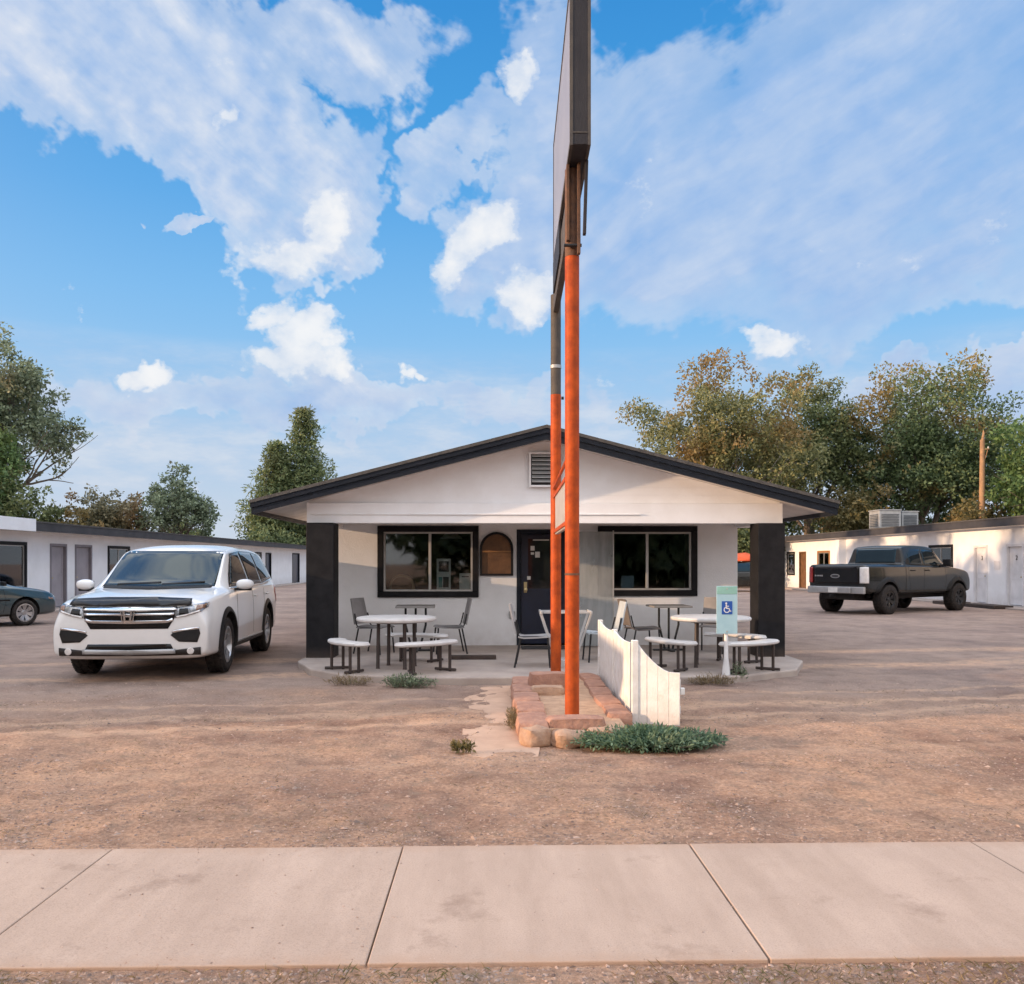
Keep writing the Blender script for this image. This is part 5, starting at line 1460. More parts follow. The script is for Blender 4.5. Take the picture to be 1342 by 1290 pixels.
for i, (a, w_) in enumerate(((.66, .05), (.60, .012), (.565, .05), (.50, .045), (.44, .04))): lt.prism([(a - w_ / 2, 1.085), (a + w_ / 2, 1.085), (a + w_ / 2, 1.125), (a - w_ / 2, 1.125)], lambda p, b, d: (xt - d, p, b), -.004, .005)
lt.build('lettering', M['silver'], tg)
MB().prism([(-.12, 1.30), (.12, 1.30), (.10, 1.34), (-.10, 1.34)], lambda p, b, d: (xt - d, p, b), -.004, .018).build('handle', M['black_plastic'], tg, bev=.005)
for s in (1, -1):
    q = [(s * .785, .90), (s * .785, 1.36), (s * .93, 1.36), (s * .93, .90)]
    tl = panel(bv, q, 'x-', .020, 'tail_light', M['lamp_white' if s < 0 else 'lamp_red'], TR, cut=.04, back=.03)
    panel(bv, [(-2.84, .90), (-2.84, 1.36), (-2.70, 1.36), (-2.70, .90)], 'y+' if s > 0 else 'y-', .008, 'lens', M['lamp_white' if s < 0 else 'lamp_red'], tl, cut=.04)
bp = MB().hexa([(-2.99 + a * .10 + (.08 if abs(b) > .9 else 0), b, z) for z in (.60, .80) for b in (-.94, .94) for a in (0, 1)]).build('bumper', M['silver'], TR, bev=.02)
MB().box(-2.998, -2.92, -.55, .55, .62, .78).build('step', M['silver'], bp, bev=.012)
MB().box(-3.006, -2.999, -.155, .155, .63, .775).build('number_plate', M['paper'], bp)
MB().box(-3.12, -2.90, -.035, .035, .50, .57).build('hitch', M['dark_metal'], TR, bev=.006)
MB().box(-2.7, 2.4, -.50, .50, .42, .60).build('chassis', M['black_plastic'], TR)
MB().tube([(-2.1, -.55, .52), (-1.3, -.5, .50)], .06, 12).build('exhaust', M['dark_metal'], TR, True)
MB().tube([(-1.80, -.80, .425), (-1.80, .80, .425)], .06, 12).build('axle', M['dark_metal'], TR, True)
for s in (1, -1):
    MB().hexa([(x + a, s * b, z) for z, x in ((1.38, 1.02), (1.60, 1.00)) for b in (1.02, 1.26) for a in (-.04, .10)]).build('mirror', M['black_plastic'], TR, bev=.03)
    MB().hexa([(.98 + a, s * b, z) for z in (1.36, 1.43) for b in (.92, 1.04) for a in (0, .06)]).build('mirror_arm', M['black_plastic'], TR, bev=.01)
    for x in (.20, -.55): MB().hexa([(x + a, s * b, z) for z in (1.24, 1.275) for b in (.97, 1.02) for a in (-.09, .09)]).build('door_handle', M['black_plastic'], TR, bev=.008)
panel(bv, [(-.55, .78), (-.55, 1.04), (.55, 1.04), (.55, .78)], 'x+', .006, 'grille', M['black_gloss'], TR)
for s in (1, -1): panel(bv, [(s * .60, .80), (s * .60, 1.05), (s * .82, 1.02), (s * .82, .80)], 'x+', .006, 'headlight', M['lamp_clear'], TR)
panel(bv, [(-2.72, -.72), (-1.06, -.72), (-1.06, .72), (-2.72, .72)], 'z+', .006, 'bed_cover', M['black_plastic'], TR, cut=.2)
for (x, s) in ((1.88, 1), (1.88, -1), (-1.80, 1), (-1.80, -1)):
    wheel(TR, 'truck', x, s * .90, .425, .32, .235, 'dark_rim', 6, s)

# ---- two vehicles far behind the porch columns
def far_car(name, label, loc, rz, paint, orange=False):
    t = thing(name, label, 'car', loc, rz)
    st = [(-2.15, .40, .78, .95, .76, 1.05, 1.08, .62), (-2.0, .30, .88, .98, .85, 1.40, 1.45, .64), (-1.2, .25, .90, .98, .88, 1.52, 1.58, .66), (.2, .25, .90, .97, .88, 1.50, 1.56, .66), (.95, .25, .90, .96, .87, 1.05, 1.09, .72), (1.7, .25, .88, .90, .84, .97, 1.0, .68), (2.05, .28, .80, .80, .75, .86, .88, .60), (2.12, .32, .76, .74, .72, .80, .82, .56)]
    body, bv = loft_body(st, (1.3, -1.3), .33, .385, M[paint], M['black_plastic'], .85, nose=.1)
    body.parent = t
    panel(bv, [(-.60, 1.08), (.60, 1.08), (.55, 1.50), (-.55, 1.50)], 'x+', .003, 'windshield', M['car_glass'], t)
    panel(bv, [(-.60, 1.06), (.60, 1.06), (.55, 1.42), (-.55, 1.42)], 'x-', .003, 'rear_window', M['car_glass'], t)
    both(bv, [(.80, 1.02), (.20, 1.46), (-1.2, 1.48), (-1.8, 1.36), (-1.7, 1.04)], .004, 'side_window', M['car_glass'], t)
    for s in (1, -1):
        panel(bv, [(s * .45, .66), (s * .45, .78), (s * .70, .80), (s * .72, .68)], 'x+', .006, 'headlight', M['lamp_clear'], t, cut=.04)
        panel(bv, [(s * .56, .72), (s * .56, .95), (s * .74, .95), (s * .76, .72)], 'x-', .006, 'tail_light', M['lamp_red'], t, cut=.04)
    for (x, s) in ((1.3, 1), (1.3, -1), (-1.3, 1), (-1.3, -1)):
        wheel(t, 'far', x, s * .78, .33, .21, .22, 'alloy', 5, s)
    return t
far_car('parked_car', 'dark blue car seen in the gap right of the left black porch column', (-6.15, 36.5, 0), R(97), 'blue_paint')
far_car('parked_car', 'dark car with an orange cover on its roof seen beside the right porch column', (12.6, 45.0, 0), R(160), 'truck_paint')
bm = bmesh.new(); bmesh.ops.create_icosphere(bm, subdivisions=3, radius=1)
for v in bm.verts:
    p = v.co
    q = noise.noise(p * 2.2) * .12
    v.co = Vector((p.x * (1.15 + q), p.y * (.72 + q), max(-.05, (p.z * .36 + q * .8))))
me = bpy.data.meshes.new('orange_cover'); bm.to_mesh(me); bm.free()
o = mesh_obj('orange_cover', me, M['tarp'], None, True); o.location = (12.8, 44.95, 1.60); o.rotation_euler = (0, 0, R(160))
tag(o, 'bright orange cover bundled on top of the dark car right of the porch', 'cover')
# ------------------------------------------------------------------ trees
def grow(mb, p, d, ln, r, depth, rg, tips, spread, curve=.25):
    pts = [p]; rad = [r]
    n = 5
    q = p.copy(); dd = d.copy()
    for i in range(n):
        dd = (dd + Vector(rg.normal(0, curve * .35, 3)) + Vector((0, 0, .03))).normalized()
        q = q + dd * ln / n
        pts.append(q.copy()); rad.append(r * (1 - .42 * (i + 1) / n))
    mb.tube(pts, rad, 8 if depth > 1 else 5, False)
    if depth == 0:
        tips.append(q.copy()); return
    k = int(rg.integers(3, 5))
    a0 = rg.uniform(0, 2 * PI)
    for i in range(k):
        t = 1.0 if i == 0 else rg.uniform(.55, .95)
        base = pts[int(t * n)]
        ax = dd.orthogonal().normalized(); bx = dd.cross(ax)
        a = a0 + 2 * PI * i / k + rg.uniform(-.4, .4)
        s = spread * rg.uniform(.6, 1.2) * (0.35 if i == 0 else 1)
        nd_ = (dd + (ax * math.cos(a) + bx * math.sin(a)) * s).normalized()
        grow(mb, base, nd_, ln * rg.uniform(.62, .85), rad[int(t * n)] * .68, depth - 1, rg, tips, spread, curve)
def leaves_from(clumps, rg, n_total, ll, lw, flat=.8, hang=0.0):
    """clumps: (centre, radius, weight)"""
    w = np.array([c[1] ** 2 * c[2] for c in clumps]); w /= w.sum()
    C, D, Nn = [], [], []
    for (c, r, wt), k in zip(clumps, (w * n_total).astype(int)):
        g = rg.normal(0, 1, (k, 3)); g /= np.linalg.norm(g, axis=1, keepdims=True) + 1e-9
        rr = r * (rg.random((k, 1)) ** .42)
        P = np.array(c)[None, :] + g * rr * np.array([1, 1, flat])
        C.append(P)
        D.append(g * .6 + rg.normal(0, .6, (k, 3)) + np.array([0, 0, -hang]))
        Nn.append(g * .8 + rg.normal(0, .5, (k, 3)) + [0, 0, .5])
    C = np.concatenate(C); n = len(C)
    return C, np.concatenate(D), np.concatenate(Nn), rg.uniform(.6, 1.35, n) * ll, rg.uniform(.6, 1.3, n) * lw
def tree(name, label, loc, h, rx, ry, trunk_h, n_leaf, ll, m, seed, bark='bark', depth=3, spread=.75, sub=4, cl_r=.16, flat=.8, shape=None, fill=1.0, group='trees beyond the room wings', low=None):
    t = thing(name, label, 'tree', loc, 0, group)
    rg = np.random.default_rng(seed)
    mb = MB(); tips = []
    r0 = h * .024
    if trunk_h > .3:
        nmain = 3 if depth >= 2 else 2
        p = Vector((0, 0, 0))
        mb.tube([(0, 0, -.1), (rg.normal(0, .1), rg.normal(0, .1), trunk_h * .5), (rg.normal(0, .12), rg.normal(0, .12), trunk_h)], [r0 * 1.35, r0 * 1.05, r0 * .9], 10)
        for i in range(nmain):
            a = 2 * PI * i / nmain + rg.uniform(-.5, .5)
            d = Vector((math.cos(a) * .38 * rx / h * 2.2, math.sin(a) * .38 * ry / h * 2.2, 1)).normalized()
            grow(mb, Vector((0, 0, trunk_h * .92)), d, h * .24, r0 * .7, depth, rg, tips, spread)
    clumps = []
    zc = (h + (low if low is not None else trunk_h)) / 2; hz = (h - (low if low is not None else trunk_h)) / 2
    def inside(p):
        q = ((p[0] / rx) ** 2 + (p[1] / ry) ** 2 + ((p[2] - zc) / hz) ** 2)
        return q
    for tp in tips:
        q = inside(tp)
        p = np.array(tp)
        if q > 1: p = np.array([0, 0, zc]) + (p - np.array([0, 0, zc])) / math.sqrt(q) * rg.uniform(.85, 1.0)
        clumps.append((p, rx * cl_r * rg.uniform(.7, 1.4), rg.uniform(.6, 1.2)))
    # fill the crown's outer shell with uneven clumps
    nfill = int(fill * 58)
    for i in range(nfill):
        g = rg.normal(0, 1, 3); g /= np.linalg.norm(g)
        q = rg.uniform(.25, .95) ** .6
        p = np.array([g[0] * rx * q, g[1] * ry * q, zc + g[2] * hz * q])
        if shape: 
            k = shape((p[2] - zc + hz) / (2 * hz)); p[0] *= k; p[1] *= k
        clumps.append((p, rx * cl_r * rg.uniform(.75, 1.7), rg.uniform(.7, 1.2)))
    if tips: mb.build('trunk', M[bark], t, True)
    else:
        mb.tube([(0, 0, -.1), (0, 0, h * .5)], [r0, r0 * .4], 8); mb.build('trunk', M[bark], t, True)
    sub_ = []
    for (c, r, w) in clumps:
        for i in range(sub):
            g = rg.normal(0, 1, 3); g /= np.linalg.norm(g)
            sub_.append((c + g * r * .75 * np.array([1, 1, flat]), r * rg.uniform(.35, .62), rg.uniform(.5, 1.3)))
        sub_.append((c, r * .55, .8))
    leaf_mesh('crown', leaves_from(sub_, rg, int(n_leaf * 1.6), ll * .88, ll * .55, flat), M[m], t)
    return t
def conifer(label, loc, h, r, n_leaf, m, seed, lean=0):
    t = thing('pine_tree', label, 'tree', loc, 0, 'pine trees behind the left room wing')
    rg = np.random.default_rng(seed)
    mb = MB(); mb.tube([(0, 0, -.1), (0, 0, h * .5), (lean * .5, 0, h * .97)], [h * .022, h * .014, .03], 8)
    cl = []
    z = h * .06
    while z < h * .99:
        f_ = (z / h)
        rad = r * (min(1, (1 - f_) * 1.9 + .10)) ** .85 * (.75 + .3 * rg.random())
        k = int(6 + 5 * (1 - f_))
        a0 = rg.uniform(0, 2 * PI)
        for i in range(k):
            a = a0 + 2 * PI * i / k + rg.uniform(-.3, .3)
            L_ = rad * rg.uniform(.72, 1.12)
            for q in (.35, .62, .88):
                cl.append((np.array([math.cos(a) * L_ * q + lean * f_ * .5, math.sin(a) * L_ * q, z + L_ * q * .16 + rg.normal(0, .12)]), max(.42, L_ * .30) * rg.uniform(.8, 1.3), 1.0))
            mb.tube([(lean * f_ * .5, 0, z), (math.cos(a) * L_ * .8 + lean * f_ * .5, math.sin(a) * L_ * .8, z + L_ * .14)], [.05, .015], 4)
        z += h * .052
    cl.append((np.array([lean * .5, 0, h * .98]), .28, 1))
    mb.build('trunk', M['bark'], t)
    leaf_mesh('crown', leaves_from(cl, rg, int(n_leaf * 1.5), .34, .12, .8), M[m], t)
    return t
tree('cottonwood_tree', 'tall golden-brown sparse tree with pale branches right of the porch roof', (14.7, 55, 0), 14.6, 5.9, 5.2, 2.6, 24000, .25, 'leaf_gold', 11, 'bark_pale', 3, .8, 4, .16, low=3.0, fill=1.7)
tree('broadleaf_tree', 'narrower dark olive tree between the golden tree and the large dark tree', (21.8, 60, 0), 15.6, 4.0, 3.8, 2.2, 19000, .26, 'leaf_olive', 12, 'bark', 3, .7, 4, .22, shape=lambda f: 1.25 - .80 * f, low=1.5, fill=1.4)
tree('elm_tree', 'large dark green tree with golden top behind the rooftop coolers', (28.9, 58, 0), 15.0, 6.7, 5.5, 2.6, 31000, .27, 'leaf_mix', 14, 'bark', 3, .85, 4, .17, fill=1.9, low=2.4)
tree('elm_tree', 'bright green rounded tree at the right edge beside the utility pole', (32.4, 49, 0), 11.3, 3.3, 3.3, 1.6, 12000, .30, 'leaf_green', 15, 'bark', 3, .8, 4, .22, low=1.0)
tree('broadleaf_tree', 'big loose grey-green tree at the left edge with drooping side branch', (-33.4, 60, 0), 17.4, 5.1, 4.8, 4.2, 13000, .32, 'leaf_grey', 16, 'bark', 3, .85, 4, .17, low=5.6, fill=.8)
tree('broadleaf_tree', 'dense bright green lower tree at the left edge under the loose tree', (-33.2, 55, 0), 10.4, 4.1, 3.9, 1.4, 15000, .32, 'leaf_green', 17, 'bark', 2, .8, 4, .24, low=.6)
tree('broadleaf_tree', 'low dark olive tree behind the left wing next to the bright green tree', (-29.5, 55, 0), 6.6, 2.9, 2.6, 1.2, 7000, .28, 'leaf_olive', 18, 'bark', 3, .8, 4, .18, low=1.2)
tree('broadleaf_tree', 'brownish low tree above the roof of the left wing with autumn patch', (-25.2, 58, 0), 6.7, 3.2, 2.6, 1.2, 8000, .27, 'leaf_brown', 19, 'bark', 3, .85, 4, .18, low=1.2)
tree('broadleaf_tree', 'thin spindly grey tree standing above the left wing roof before the pines', (-20.6, 58, 0), 8.2, 3.0, 2.6, 1.6, 5200, .25, 'leaf_grey', 20, 'bark', 3, .8, 3, .14, low=1.8, fill=.55, shape=lambda f: 1.3 - .95 * f)
tree('tall_bush', 'tan autumn bush behind the left wing roof beside the brownish tree', (-25.6, 55, 0), 5.0, 1.6, 1.5, .5, 4000, .24, 'leaf_yellow', 21, 'bark', 2, .8, 3, .25, low=.4)
conifer('tall dense pointed pine behind the left end of the porch roof', (-15.2, 70, 0), 14.0, 2.5, 15000, 'leaf_pine', 22, .6)
conifer('shorter rounded pine leaning against the tall pine on its left', (-17.3, 69, 0), 11.0, 2.5, 14000, 'leaf_pine', 23, .9)
tree('tall_bush', 'low rounded olive bush left of the pines behind the left wing', (-22.6, 66, 0), 4.6, 2.6, 2.2, .5, 5000, .26, 'leaf_olive', 24, 'bark', 2, .8, 4, .24, low=.3)
tree('tall_bush', 'low olive bush under the pines behind the left wing', (-16.9, 66, 0), 4.2, 2.6, 2.2, .5, 5000, .26, 'leaf_pine', 25, 'bark', 2, .8, 4, .24, low=.3)
tree('tall_bush', 'yellow-brown bush under the dark olive tree by the porch roof corner', (22.2, 54, 0), 6.4, 2.3, 2.0, .6, 5200, .26, 'leaf_yellow', 26, 'bark', 2, .8, 4, .24, low=.5)
tree('tall_bush', 'golden bush above the right wing roof left of the utility pole', (28.6, 51, 0), 5.6, 2.3, 1.9, .6, 6000, .25, 'leaf_yellow', 27, 'bark', 2, .8, 4, .24, low=.5)
tree('tall_bush', 'dark green bush at the foot of the golden sparse tree beside the porch', (14.6, 52, 0), 5.4, 3.0, 2.2, .6, 6500, .26, 'leaf_olive', 28, 'bark', 2, .8, 4, .24, low=.4)
tree('tall_bush', 'dark green bush at the foot of the olive tree behind the right wing', (19.0, 63, 0), 6.0, 3.2, 2.2, .6, 6500, .28, 'leaf_mix', 29, 'bark', 2, .8, 4, .24, low=.4)
tree('tall_bush', 'dark green bush behind the rooftop coolers under the large tree', (26.2, 62, 0), 7.0, 2.4, 2.2, .6, 7000, .28, 'leaf_mix', 30, 'bark', 2, .8, 4, .24, low=.4)
tree('tall_bush', 'dark green bush under the right half of the large dark tree', (32.4, 62, 0), 7.5, 3.4, 2.4, .6, 8000, .28, 'leaf_mix', 31, 'bark', 2, .8, 4, .24, low=.4)
def far_wood():
    rg = np.random.default_rng(77)
    cl = []
    for i in range(90):
        x = rg.uniform(-34, 70); h = rg.uniform(3, 8)
        for k in range(5): cl.append((np.array([x + rg.normal(0, 1.5), -26 + rg.normal(0, 2), h * rg.uniform(.2, 1)]), rg.uniform(1.2, 2.2), 1.0))
    o = leaf_mesh('far_trees', leaves_from(cl, rg, 26000, .9, .6), M['leaf_olive'])
    tag(o, 'dark wood of trees across the street', 'trees', kind='stuff')
far_wood()
def shade_grove():  # unseen trees added so their shade falls on the right wing wall
    rg = np.random.default_rng(78)
    cl = []
    for i in range(9):
        x, y, h = -26.5 + rg.normal(0, .8), 19 + i * 1.75, rg.uniform(7.5, 9.5)
        for k in range(9): cl.append((np.array([x + rg.normal(0, .9), y + rg.normal(0, .9), h * rg.uniform(.15, .95)]), rg.uniform(.9, 1.5), 1.0))
    o = leaf_mesh('shade_trees', leaves_from(cl, rg, 16000, .5, .3), M['leaf_olive'])
    tag(o, 'added trees out of view behind the left wing, shading the right wing', 'trees', kind='stuff')
shade_grove()
UP = thing('utility_pole', 'weathered orange-brown wooden utility pole with a broken top before the green tree', 'pole', (28.35, 50.2, 0))
MB().tube([(0, 0, -.2), (.02, 0, 5), (.05, 0, 8.6)], [.19, .16, .13], 14).build('shaft', M['pole_wood'], UP, True)
MB().tube([(.0, -.1, 8.0), (.38, -.1, 8.05)], .04, 8).build('arm', M['pole_wood'], UP, True)
MB().tube([(.15, -.1, 7.5), (.30, -.1, 8.0)], .025, 6).build('brace', M['pole_wood'], UP, True)
MB().tube([(.06, 0, 8.55), (.12, 0, 9.0), (.10, 0, 9.15)], [.09, .06, .02], 8).build('splinter', M['pole_wood'], UP, True)
MB().lathe([(0, 0), (.03, 0), (.045, .04), (.03, .07), (.04, .10), (0, .12)], 'z', (.33, -.1, 8.08), 12).build('insulator', M['white_paint'], UP, True)
# ------------------------------------------------------------------ sky, sun, camera
SUN_EL, SUN_AZ = 8.0, 11.5          # sun low on the left, a little behind the viewer
YAW = R(1.3)
def world():
    w = bpy.data.worlds.new('World'); sc.world = w; w.use_nodes = True
    nt = w.node_tree; L = nt.links.new
    for n in list(nt.nodes): nt.nodes.remove(n)
    out = nd(nt, 'ShaderNodeOutputWorld'); bg = nd(nt, 'ShaderNodeBackground')
    L(bg.outputs[0], out.inputs['Surface'])
    tc = nd(nt, 'ShaderNodeTexCoord'); D = tc.outputs['Generated']
    def m1(op, a, b=None, c=None, clamp=False):
        n = nd(nt, 'ShaderNodeMath', operation=op); n.use_clamp = clamp
        for i, s in enumerate((a, b, c)):
            if s is None: continue
            if hasattr(s, 'is_linked'): L(s, n.inputs[i])
            else: n.inputs[i].default_value = s
        return n.outputs[0]
    def ramp(fac, stops, interp='LINEAR'):
        r = nd(nt, 'ShaderNodeValToRGB'); e = r.color_ramp.elements; r.color_ramp.interpolation = interp
        while len(e) < len(stops): e.new(.5)
        for i, (p, c) in enumerate(stops): e[i].position = p; e[i].color = c4(c) if hasattr(c, '__len__') else (c, c, c, 1)
        L(fac, r.inputs['Fac']); return r.outputs['Color']
    def mix(fac, a, b, typ='MIX'):
        x = nd(nt, 'ShaderNodeMixRGB', blend_type=typ)
        for k, s in (('Fac', fac), ('Color1', a), ('Color2', b)):
            if hasattr(s, 'is_linked'): L(s, x.inputs[k])
            elif k == 'Fac': x.inputs[k].default_value = s
            else: x.inputs[k].default_value = c4(s)
        return x.outputs['Color']
    sky = nd(nt, 'ShaderNodeTexSky', sky_type='NISHITA'); sky.sun_disc = False
    sky.sun_elevation = R(SUN_EL); sky.sun_rotation = R(180 + 90 - SUN_AZ)
    sky.air_density = 1.0; sky.dust_density = 1.2; sky.ozone_density = 2.0
    sky_dim = mix(1.0, sky.outputs[0], (0.11, 0.11, 0.11), 'MULTIPLY')
    sp = nd(nt, 'ShaderNodeSeparateXYZ'); L(D, sp.inputs[0])
    z = m1('MAXIMUM', sp.outputs['Z'], 0.0)
    el = m1('ARCSINE', z)                                    # elevation, azimuth from straight ahead
    az = m1('ARCTAN2', sp.outputs['X'], sp.outputs['Y'])
    eld = m1('MULTIPLY', el, 1 / 1.5708)
    base = ramp(eld, SKY_STOPS)
    base = mix(0.12, base, sky_dim)
    # noise fields on the sky sphere
    def fbm(scale, detail, rough, off=(0, 0, 0), st=(1, 1, 1), vec=None):
        mp = nd(nt, 'ShaderNodeMapping'); mp.inputs['Location'].default_value = off; mp.inputs['Scale'].default_value = st
        L(vec if vec is not None else D, mp.inputs['Vector'])
        n = nd(nt, 'ShaderNodeTexNoise', Scale=scale, Detail=detail, Roughness=rough); L(mp.outputs[0], n.inputs['Vector'])
        return n
    wn = fbm(7.0, 5, .62, (3.1, 1.7, .4)); ws = nd(nt, 'ShaderNodeSeparateColor'); L(wn.outputs['Color'], ws.inputs[0])
    wa, we = m1('SUBTRACT', ws.outputs[0], .5), m1('SUBTRACT', ws.outputs[1], .5)
    n_wisp = fbm(6.0, 5, .66, (2.3, 8.4, 1.2), (1.0, 1.0, 3.2)).outputs['Fac']
    # slanting streaks: falling to the right on the left half, rising on the right half
    side = m1('MULTIPLY_ADD', az, 3.0, .5, clamp=True)
    slope = m1('MULTIPLY_ADD', side, 1.35, -.85)
    acr = m1('SUBTRACT', el, m1('MULTIPLY', az, m1('MULTIPLY', slope, .75)))
    cv = nd(nt, 'ShaderNodeCombineXYZ'); L(m1('MULTIPLY_ADD', wa, .25, m1('MULTIPLY', az, 2.4)), cv.inputs[0]); L(m1('MULTIPLY_ADD', we, .25, m1('MULTIPLY', acr, 9.0)), cv.inputs[1])
    n_str = m1('SUBTRACT', fbm(1.6, 5, .60, (4, 2, 0), vec=cv.outputs[0]).outputs['Fac'], .5)
    def blobs(lst, A, E):
        cv2 = nd(nt, 'ShaderNodeCombineXYZ'); L(A, cv2.inputs[0]); L(E, cv2.inputs[1]); cv2.inputs[2].default_value = 1.0
        def dot(v):
            n = nd(nt, 'ShaderNodeVectorMath', operation='DOT_PRODUCT'); L(cv2.outputs[0], n.inputs[0]); n.inputs[1].default_value = v
            return n.outputs['Value']
        tot = None
        for (a0, e0, ra, re, rot, wt) in lst:
            c, s = math.cos(R(rot)), math.sin(R(rot))
            p = dot((c / ra, s / ra, -(a0 * c + e0 * s) / ra)); q = dot((-s / re, c / re, -(-a0 * s + e0 * c) / re))
            d2 = m1('MULTIPLY_ADD', q, q, m1('MULTIPLY', p, p))
            k = m1('MULTIPLY_ADD', d2, -wt, wt)
            tot = k if tot is None else m1('MAXIMUM', tot, k)
        return m1('MAXIMUM', tot, -1.5)
    back = m1('SUBTRACT', m1('ABSOLUTE', az), 0.75)
    backm = m1('MULTIPLY', back, 3.0, clamp=True)
    sh = blobs(SHEETS, m1('MULTIPLY_ADD', wa, .24, az), m1('MULTIPLY_ADD', we, .24, el))
    cu = blobs(CUMULUS, m1('MULTIPLY_ADD', wa, .14, az), m1('MULTIPLY_ADD', we, .14, el))
    def field(off):
        """noise part of the cloud density; off: shifted toward the sun for the light on the cloud edges"""
        nb = fbm(5.0, 5, .60, (1.3 - off * .8, 4.4, 2.2 - off * .25)).outputs['Fac']
        b1 = m1('ABSOLUTE', m1('SUBTRACT', fbm(9.0, 1, .5, (3.3 - off * .8, .7, 1.9 - off * .25), (1, 1, 1.2)).outputs['Fac'], .5))
        b2 = m1('ABSOLUTE', m1('SUBTRACT', fbm(21.0, 1, .5, (6.3 - off * .8, 2.7, .9 - off * .25), (1, 1, 1.2)).outputs['Fac'], .5))
        pf = m1('SUBTRACT', .16, m1('MULTIPLY_ADD', b2, .6, b1))
        nf = fbm(17.0, 6, .62, (7.3 - off * .8, .4, 5.2 - off * .25), (1, 1, 1.35)).outputs['Fac']
        return m1('SUBTRACT', nb, .5), m1('SUBTRACT', nf, .5), pf
    nb, nf, pf = field(0.0)
    nb2, nf2, pf2 = field(-0.022)
    gen = m1('MULTIPLY_ADD', nb, 7.0, .1)
    sh = m1('ADD', m1('MULTIPLY', sh, m1('SUBTRACT', 1.0, backm)), m1('MULTIPLY', gen, backm))
    calm = m1('MULTIPLY_ADD', side, -.62, 1.0)
    sd = m1('MULTIPLY_ADD', nb, 2.3, m1('MULTIPLY_ADD', m1('MULTIPLY_ADD', nf, 1.5, m1('MULTIPLY', pf, 1.6)), calm, m1('MULTIPLY_ADD', n_str, 1.9, sh)))
    cd = m1('MULTIPLY_ADD', nf, 4.2, m1('MULTIPLY_ADD', nb, 1.5, m1('MULTIPLY_ADD', pf, 3.0, m1('ADD', cu, .16))))
    sdm = ramp(m1('MULTIPLY_ADD', sd, .5, .5, clamp=True), [(.30, 0.0), (.58, .62), (.98, .95)], 'EASE')
    cdm = ramp(m1('MULTIPLY_ADD', cd, .5, .5, clamp=True), [(.34, 0.0), (.50, .30), (.70, .80), (1.0, .94)], 'EASE')
    # sunward slopes are bright, thick parts blue-grey
    rel = m1('MULTIPLY_ADD', m1('SUBTRACT', nb, nb2), 2.0, m1('MULTIPLY_ADD', m1('SUBTRACT', pf, pf2), 1.0, m1('MULTIPLY', m1('SUBTRACT', nf, nf2), .6)))
    edge = ramp(m1('MULTIPLY_ADD', sd, .5, .5, clamp=True), [(.45, .22), (.85, -.0)])
    tone = m1('ADD', m1('MULTIPLY_ADD', m1('MULTIPLY', rel, calm), .75, SHEET_TONE), edge)
    tone = m1('MULTIPLY_ADD', n_str, .75, m1('MULTIPLY_ADD', side, -.13, tone))
    scol = ramp(tone, SHEET_COL)
    ctone = m1('MULTIPLY_ADD', rel, .80, m1('MULTIPLY_ADD', cd, .10, .50))
    ccol = ramp(ctone, [(.15, (.52, .64, .84)), (.42, (.74, .80, .89)), (.70, (.91, .92, .94)), (1.0, (.98, .97, .96))])
    col = mix(sdm, base, scol)
    # low haze bank with thin streaks
    hz = ramp(eld, HAZE)
    hzf = m1('MULTIPLY', hz, ramp(n_wisp, [(.34, .15), (.60, 1.0)]))
    hcol = mix(ramp(n_wisp, [(.42, 0.0), (.66, 1.0)]), (.40, .54, .78), (.68, .74, .84))
    col = mix(hzf, col, hcol)
    col = mix(cdm, col, ccol)
    low = ramp(eld, [(0.0, 1.0), (.10, .25), (.16, 0.0)])
    col = mix(m1('MULTIPLY', low, .45), col, (.74, .76, .80))
    # warm glow round the low sun
    sdir = Vector((-math.cos(R(SUN_AZ)) * math.cos(R(SUN_EL)), -math.sin(R(SUN_AZ)) * math.cos(R(SUN_EL)), math.sin(R(SUN_EL))))
    dt = nd(nt, 'ShaderNodeVectorMath', operation='DOT_PRODUCT'); L(D, dt.inputs[0]); dt.inputs[1].default_value = sdir
    glow = m1('POWER', m1('MAXIMUM', dt.outputs['Value'], 0.0), 3.0)
    col = mix(m1('MULTIPLY', glow, .6), col, (1.5, 1.02, .72))
    # the sky behind the viewer is bright, thin, pale cloud
    bk = m1('MULTIPLY_ADD', sp.outputs['Y'], -1.6, .0, clamp=True)
    col = mix(m1('MULTIPLY', bk, .85), col, BACK_COL)
    # thin, bright, high cloud overhead
    n_top = fbm(3.2, 4, .6, (1.1, .3, 2.0), (1.6, .7, 1.0)).outputs['Fac']
    top = mix(ramp(n_top, [(.43, .08), (.58, 1.0)]), TOP_BLUE, TOP_COL)
    col = mix(ramp(eld, [(.40, 0.0), (.54, .95), (1.0, .95)]), col, top)
    L(col, bg.inputs['Color']); bg.inputs['Strength'].default_value = 1.0
SKY_STOPS = [(0.0, (.66, .74, .84)), (.06, (.43, .66, .92)), (.12, (.34, .63, .96)), (.18, (.23, .55, .95)), (.24, (.13, .45, .90)), (.30, (.065, .37, .83)), (.36, (.045, .31, .76)), (1.0, (.04, .20, .55))]
SHEET_TONE = .42
SHEET_COL = [(.10, (.27, .47, .82)), (.36, (.46, .60, .84)), (.60, (.65, .73, .87)), (.85, (.90, .91, .94))]
BACK_COL = (1.62, 1.56, 1.56)
TOP_COL = (3.35, 3.05, 2.75)
TOP_BLUE = (.42, .92, 1.75)
HAZE = [(0.0, .75), (.07, .70), (.115, .60), (.138, .40), (.152, 0.0)]
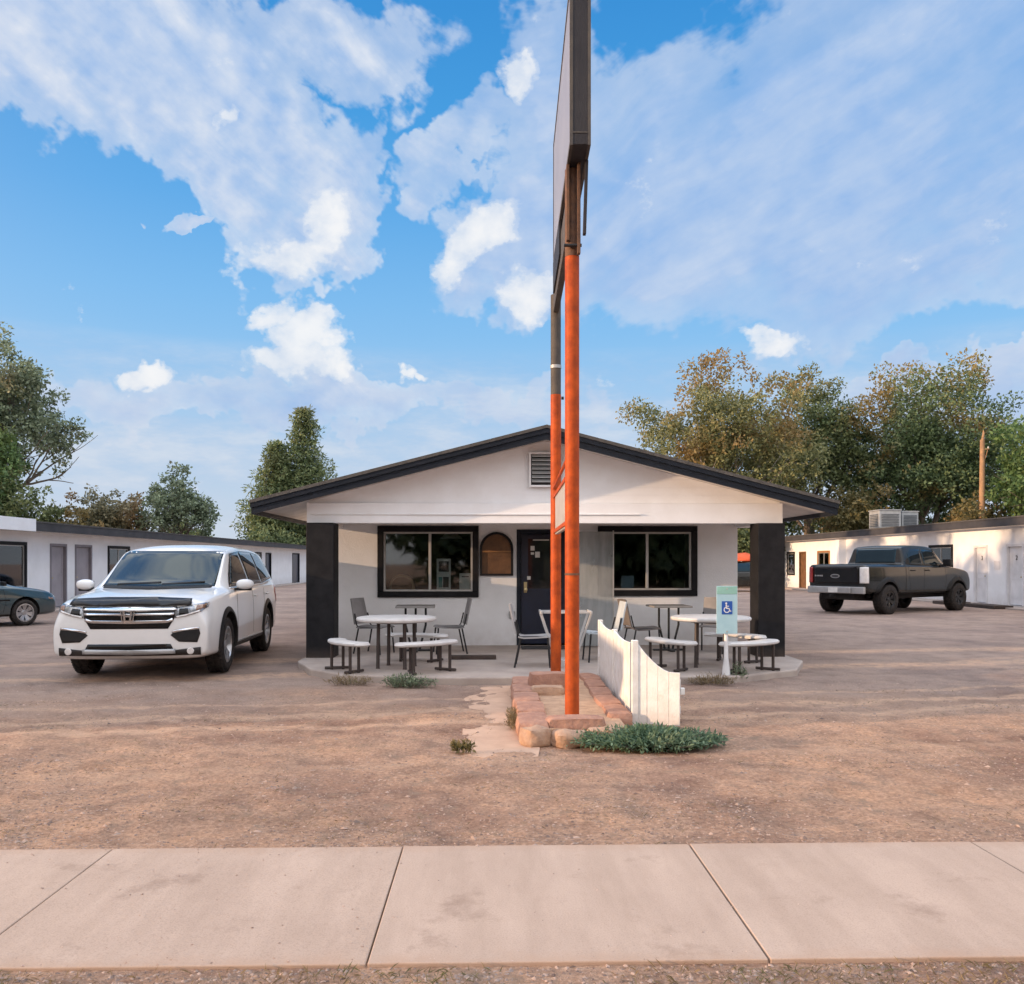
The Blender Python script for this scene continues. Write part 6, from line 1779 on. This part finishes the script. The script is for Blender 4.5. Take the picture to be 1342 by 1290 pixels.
def px(x, y, rx, ry, rot=0, w=1.0):
    """cloud placed by its bearing and height angle in the sky (from photo measurements)"""
    a = math.atan((x - 671) / 1150); e = math.atan((737 - y) / 1150 * math.cos(a))
    return (a + YAW, e, rx / 1150 * math.cos(a) ** 2, ry / 1150 * math.cos(e) ** 1.5, rot, w)
SHEETS = [px(90, 50, 330, 95, -14), px(300, 130, 200, 110, -32), px(300, 235, 90, 66, -45), px(445, 240, 50, 100, -25, .9), px(385, 345, 85, 40, 10, .9), px(470, 40, 120, 70, 0, .7), px(600, 190, 60, 40, 20, .7), px(560, 255, 40, 26, 0, .6),
          px(1060, 210, 420, 190, 8, 1.0), px(725, 120, 85, 110, 10, .9), px(670, 300, 110, 62, 35, 1.0), px(720, 370, 60, 44, 40, .8), px(1250, 60, 260, 140, 0, .9), px(900, 330, 240, 74, 0, .9), px(1180, 350, 260, 56, 8, .6), px(1270, 480, 140, 26, 4, .9), px(225, 302, 30, 10, 0, .8), px(280, 528, 300, 34, 0, .9), px(620, 535, 130, 24, 0, .8), px(1240, 520, 160, 30, 0, .8)]
CUMULUS = [px(366, 406, 38, 17, 14, 1.2), px(400, 436, 42, 28, 0, 1.2), px(376, 472, 54, 25, 0, 1.2), px(185, 490, 46, 12, 4, 1.2), px(225, 482, 30, 16, 0, 1.2), px(521, 484, 14, 16, -40, 1.3), px(538, 496, 18, 7, -25), px(365, 352, 62, 22, 8, .9), px(420, 305, 22, 52, -28, .8), px(620, 312, 56, 26, 38, .9), px(300, 150, 15, 12, 0, .8), px(700, 385, 26, 34, 40, .7), px(1005, 437, 48, 14, 4, .9), px(670, 105, 26, 22, 0, .5)]
world()
sun = bpy.data.lights.new('sun', 'SUN'); sun.energy = 5.0; sun.angle = R(0.55); sun.color = (1.0, .66, .40)
so = bpy.data.objects.new('sun', sun); COL.objects.link(so)
so.rotation_euler = Vector((math.cos(R(SUN_AZ)) * math.cos(R(SUN_EL)), math.sin(R(SUN_AZ)) * math.cos(R(SUN_EL)), -math.sin(R(SUN_EL)))).to_track_quat('-Z', 'Y').to_euler()
so.location = (-40, -10, 20)
cam = bpy.data.cameras.new('camera'); cam.sensor_width = 36; cam.lens = 1150 / 1342 * 36; cam.shift_y = 92 / 1342
cam.clip_end = 2000; cam.clip_start = .05
co = bpy.data.objects.new('camera', cam); COL.objects.link(co)
co.location = (0, 0, 1.5); co.rotation_euler = (PI / 2, 0, -YAW)
sc.camera = co
sc.view_settings.view_transform = 'Standard'; sc.view_settings.look = 'None'; sc.view_settings.exposure = 0; sc.view_settings.gamma = 1
sc.render.engine = 'CYCLES'
sc.cycles.use_adaptive_sampling = True; sc.cycles.adaptive_threshold = 0.02; sc.cycles.adaptive_min_samples = 12
sc.cycles.use_denoising = True
sc.cycles.max_bounces = 8; sc.cycles.diffuse_bounces = 4; sc.cycles.transparent_max_bounces = 12
sc.cycles.caustics_reflective = False; sc.cycles.caustics_refractive = False
sc.cycles.sample_clamp_indirect = 6
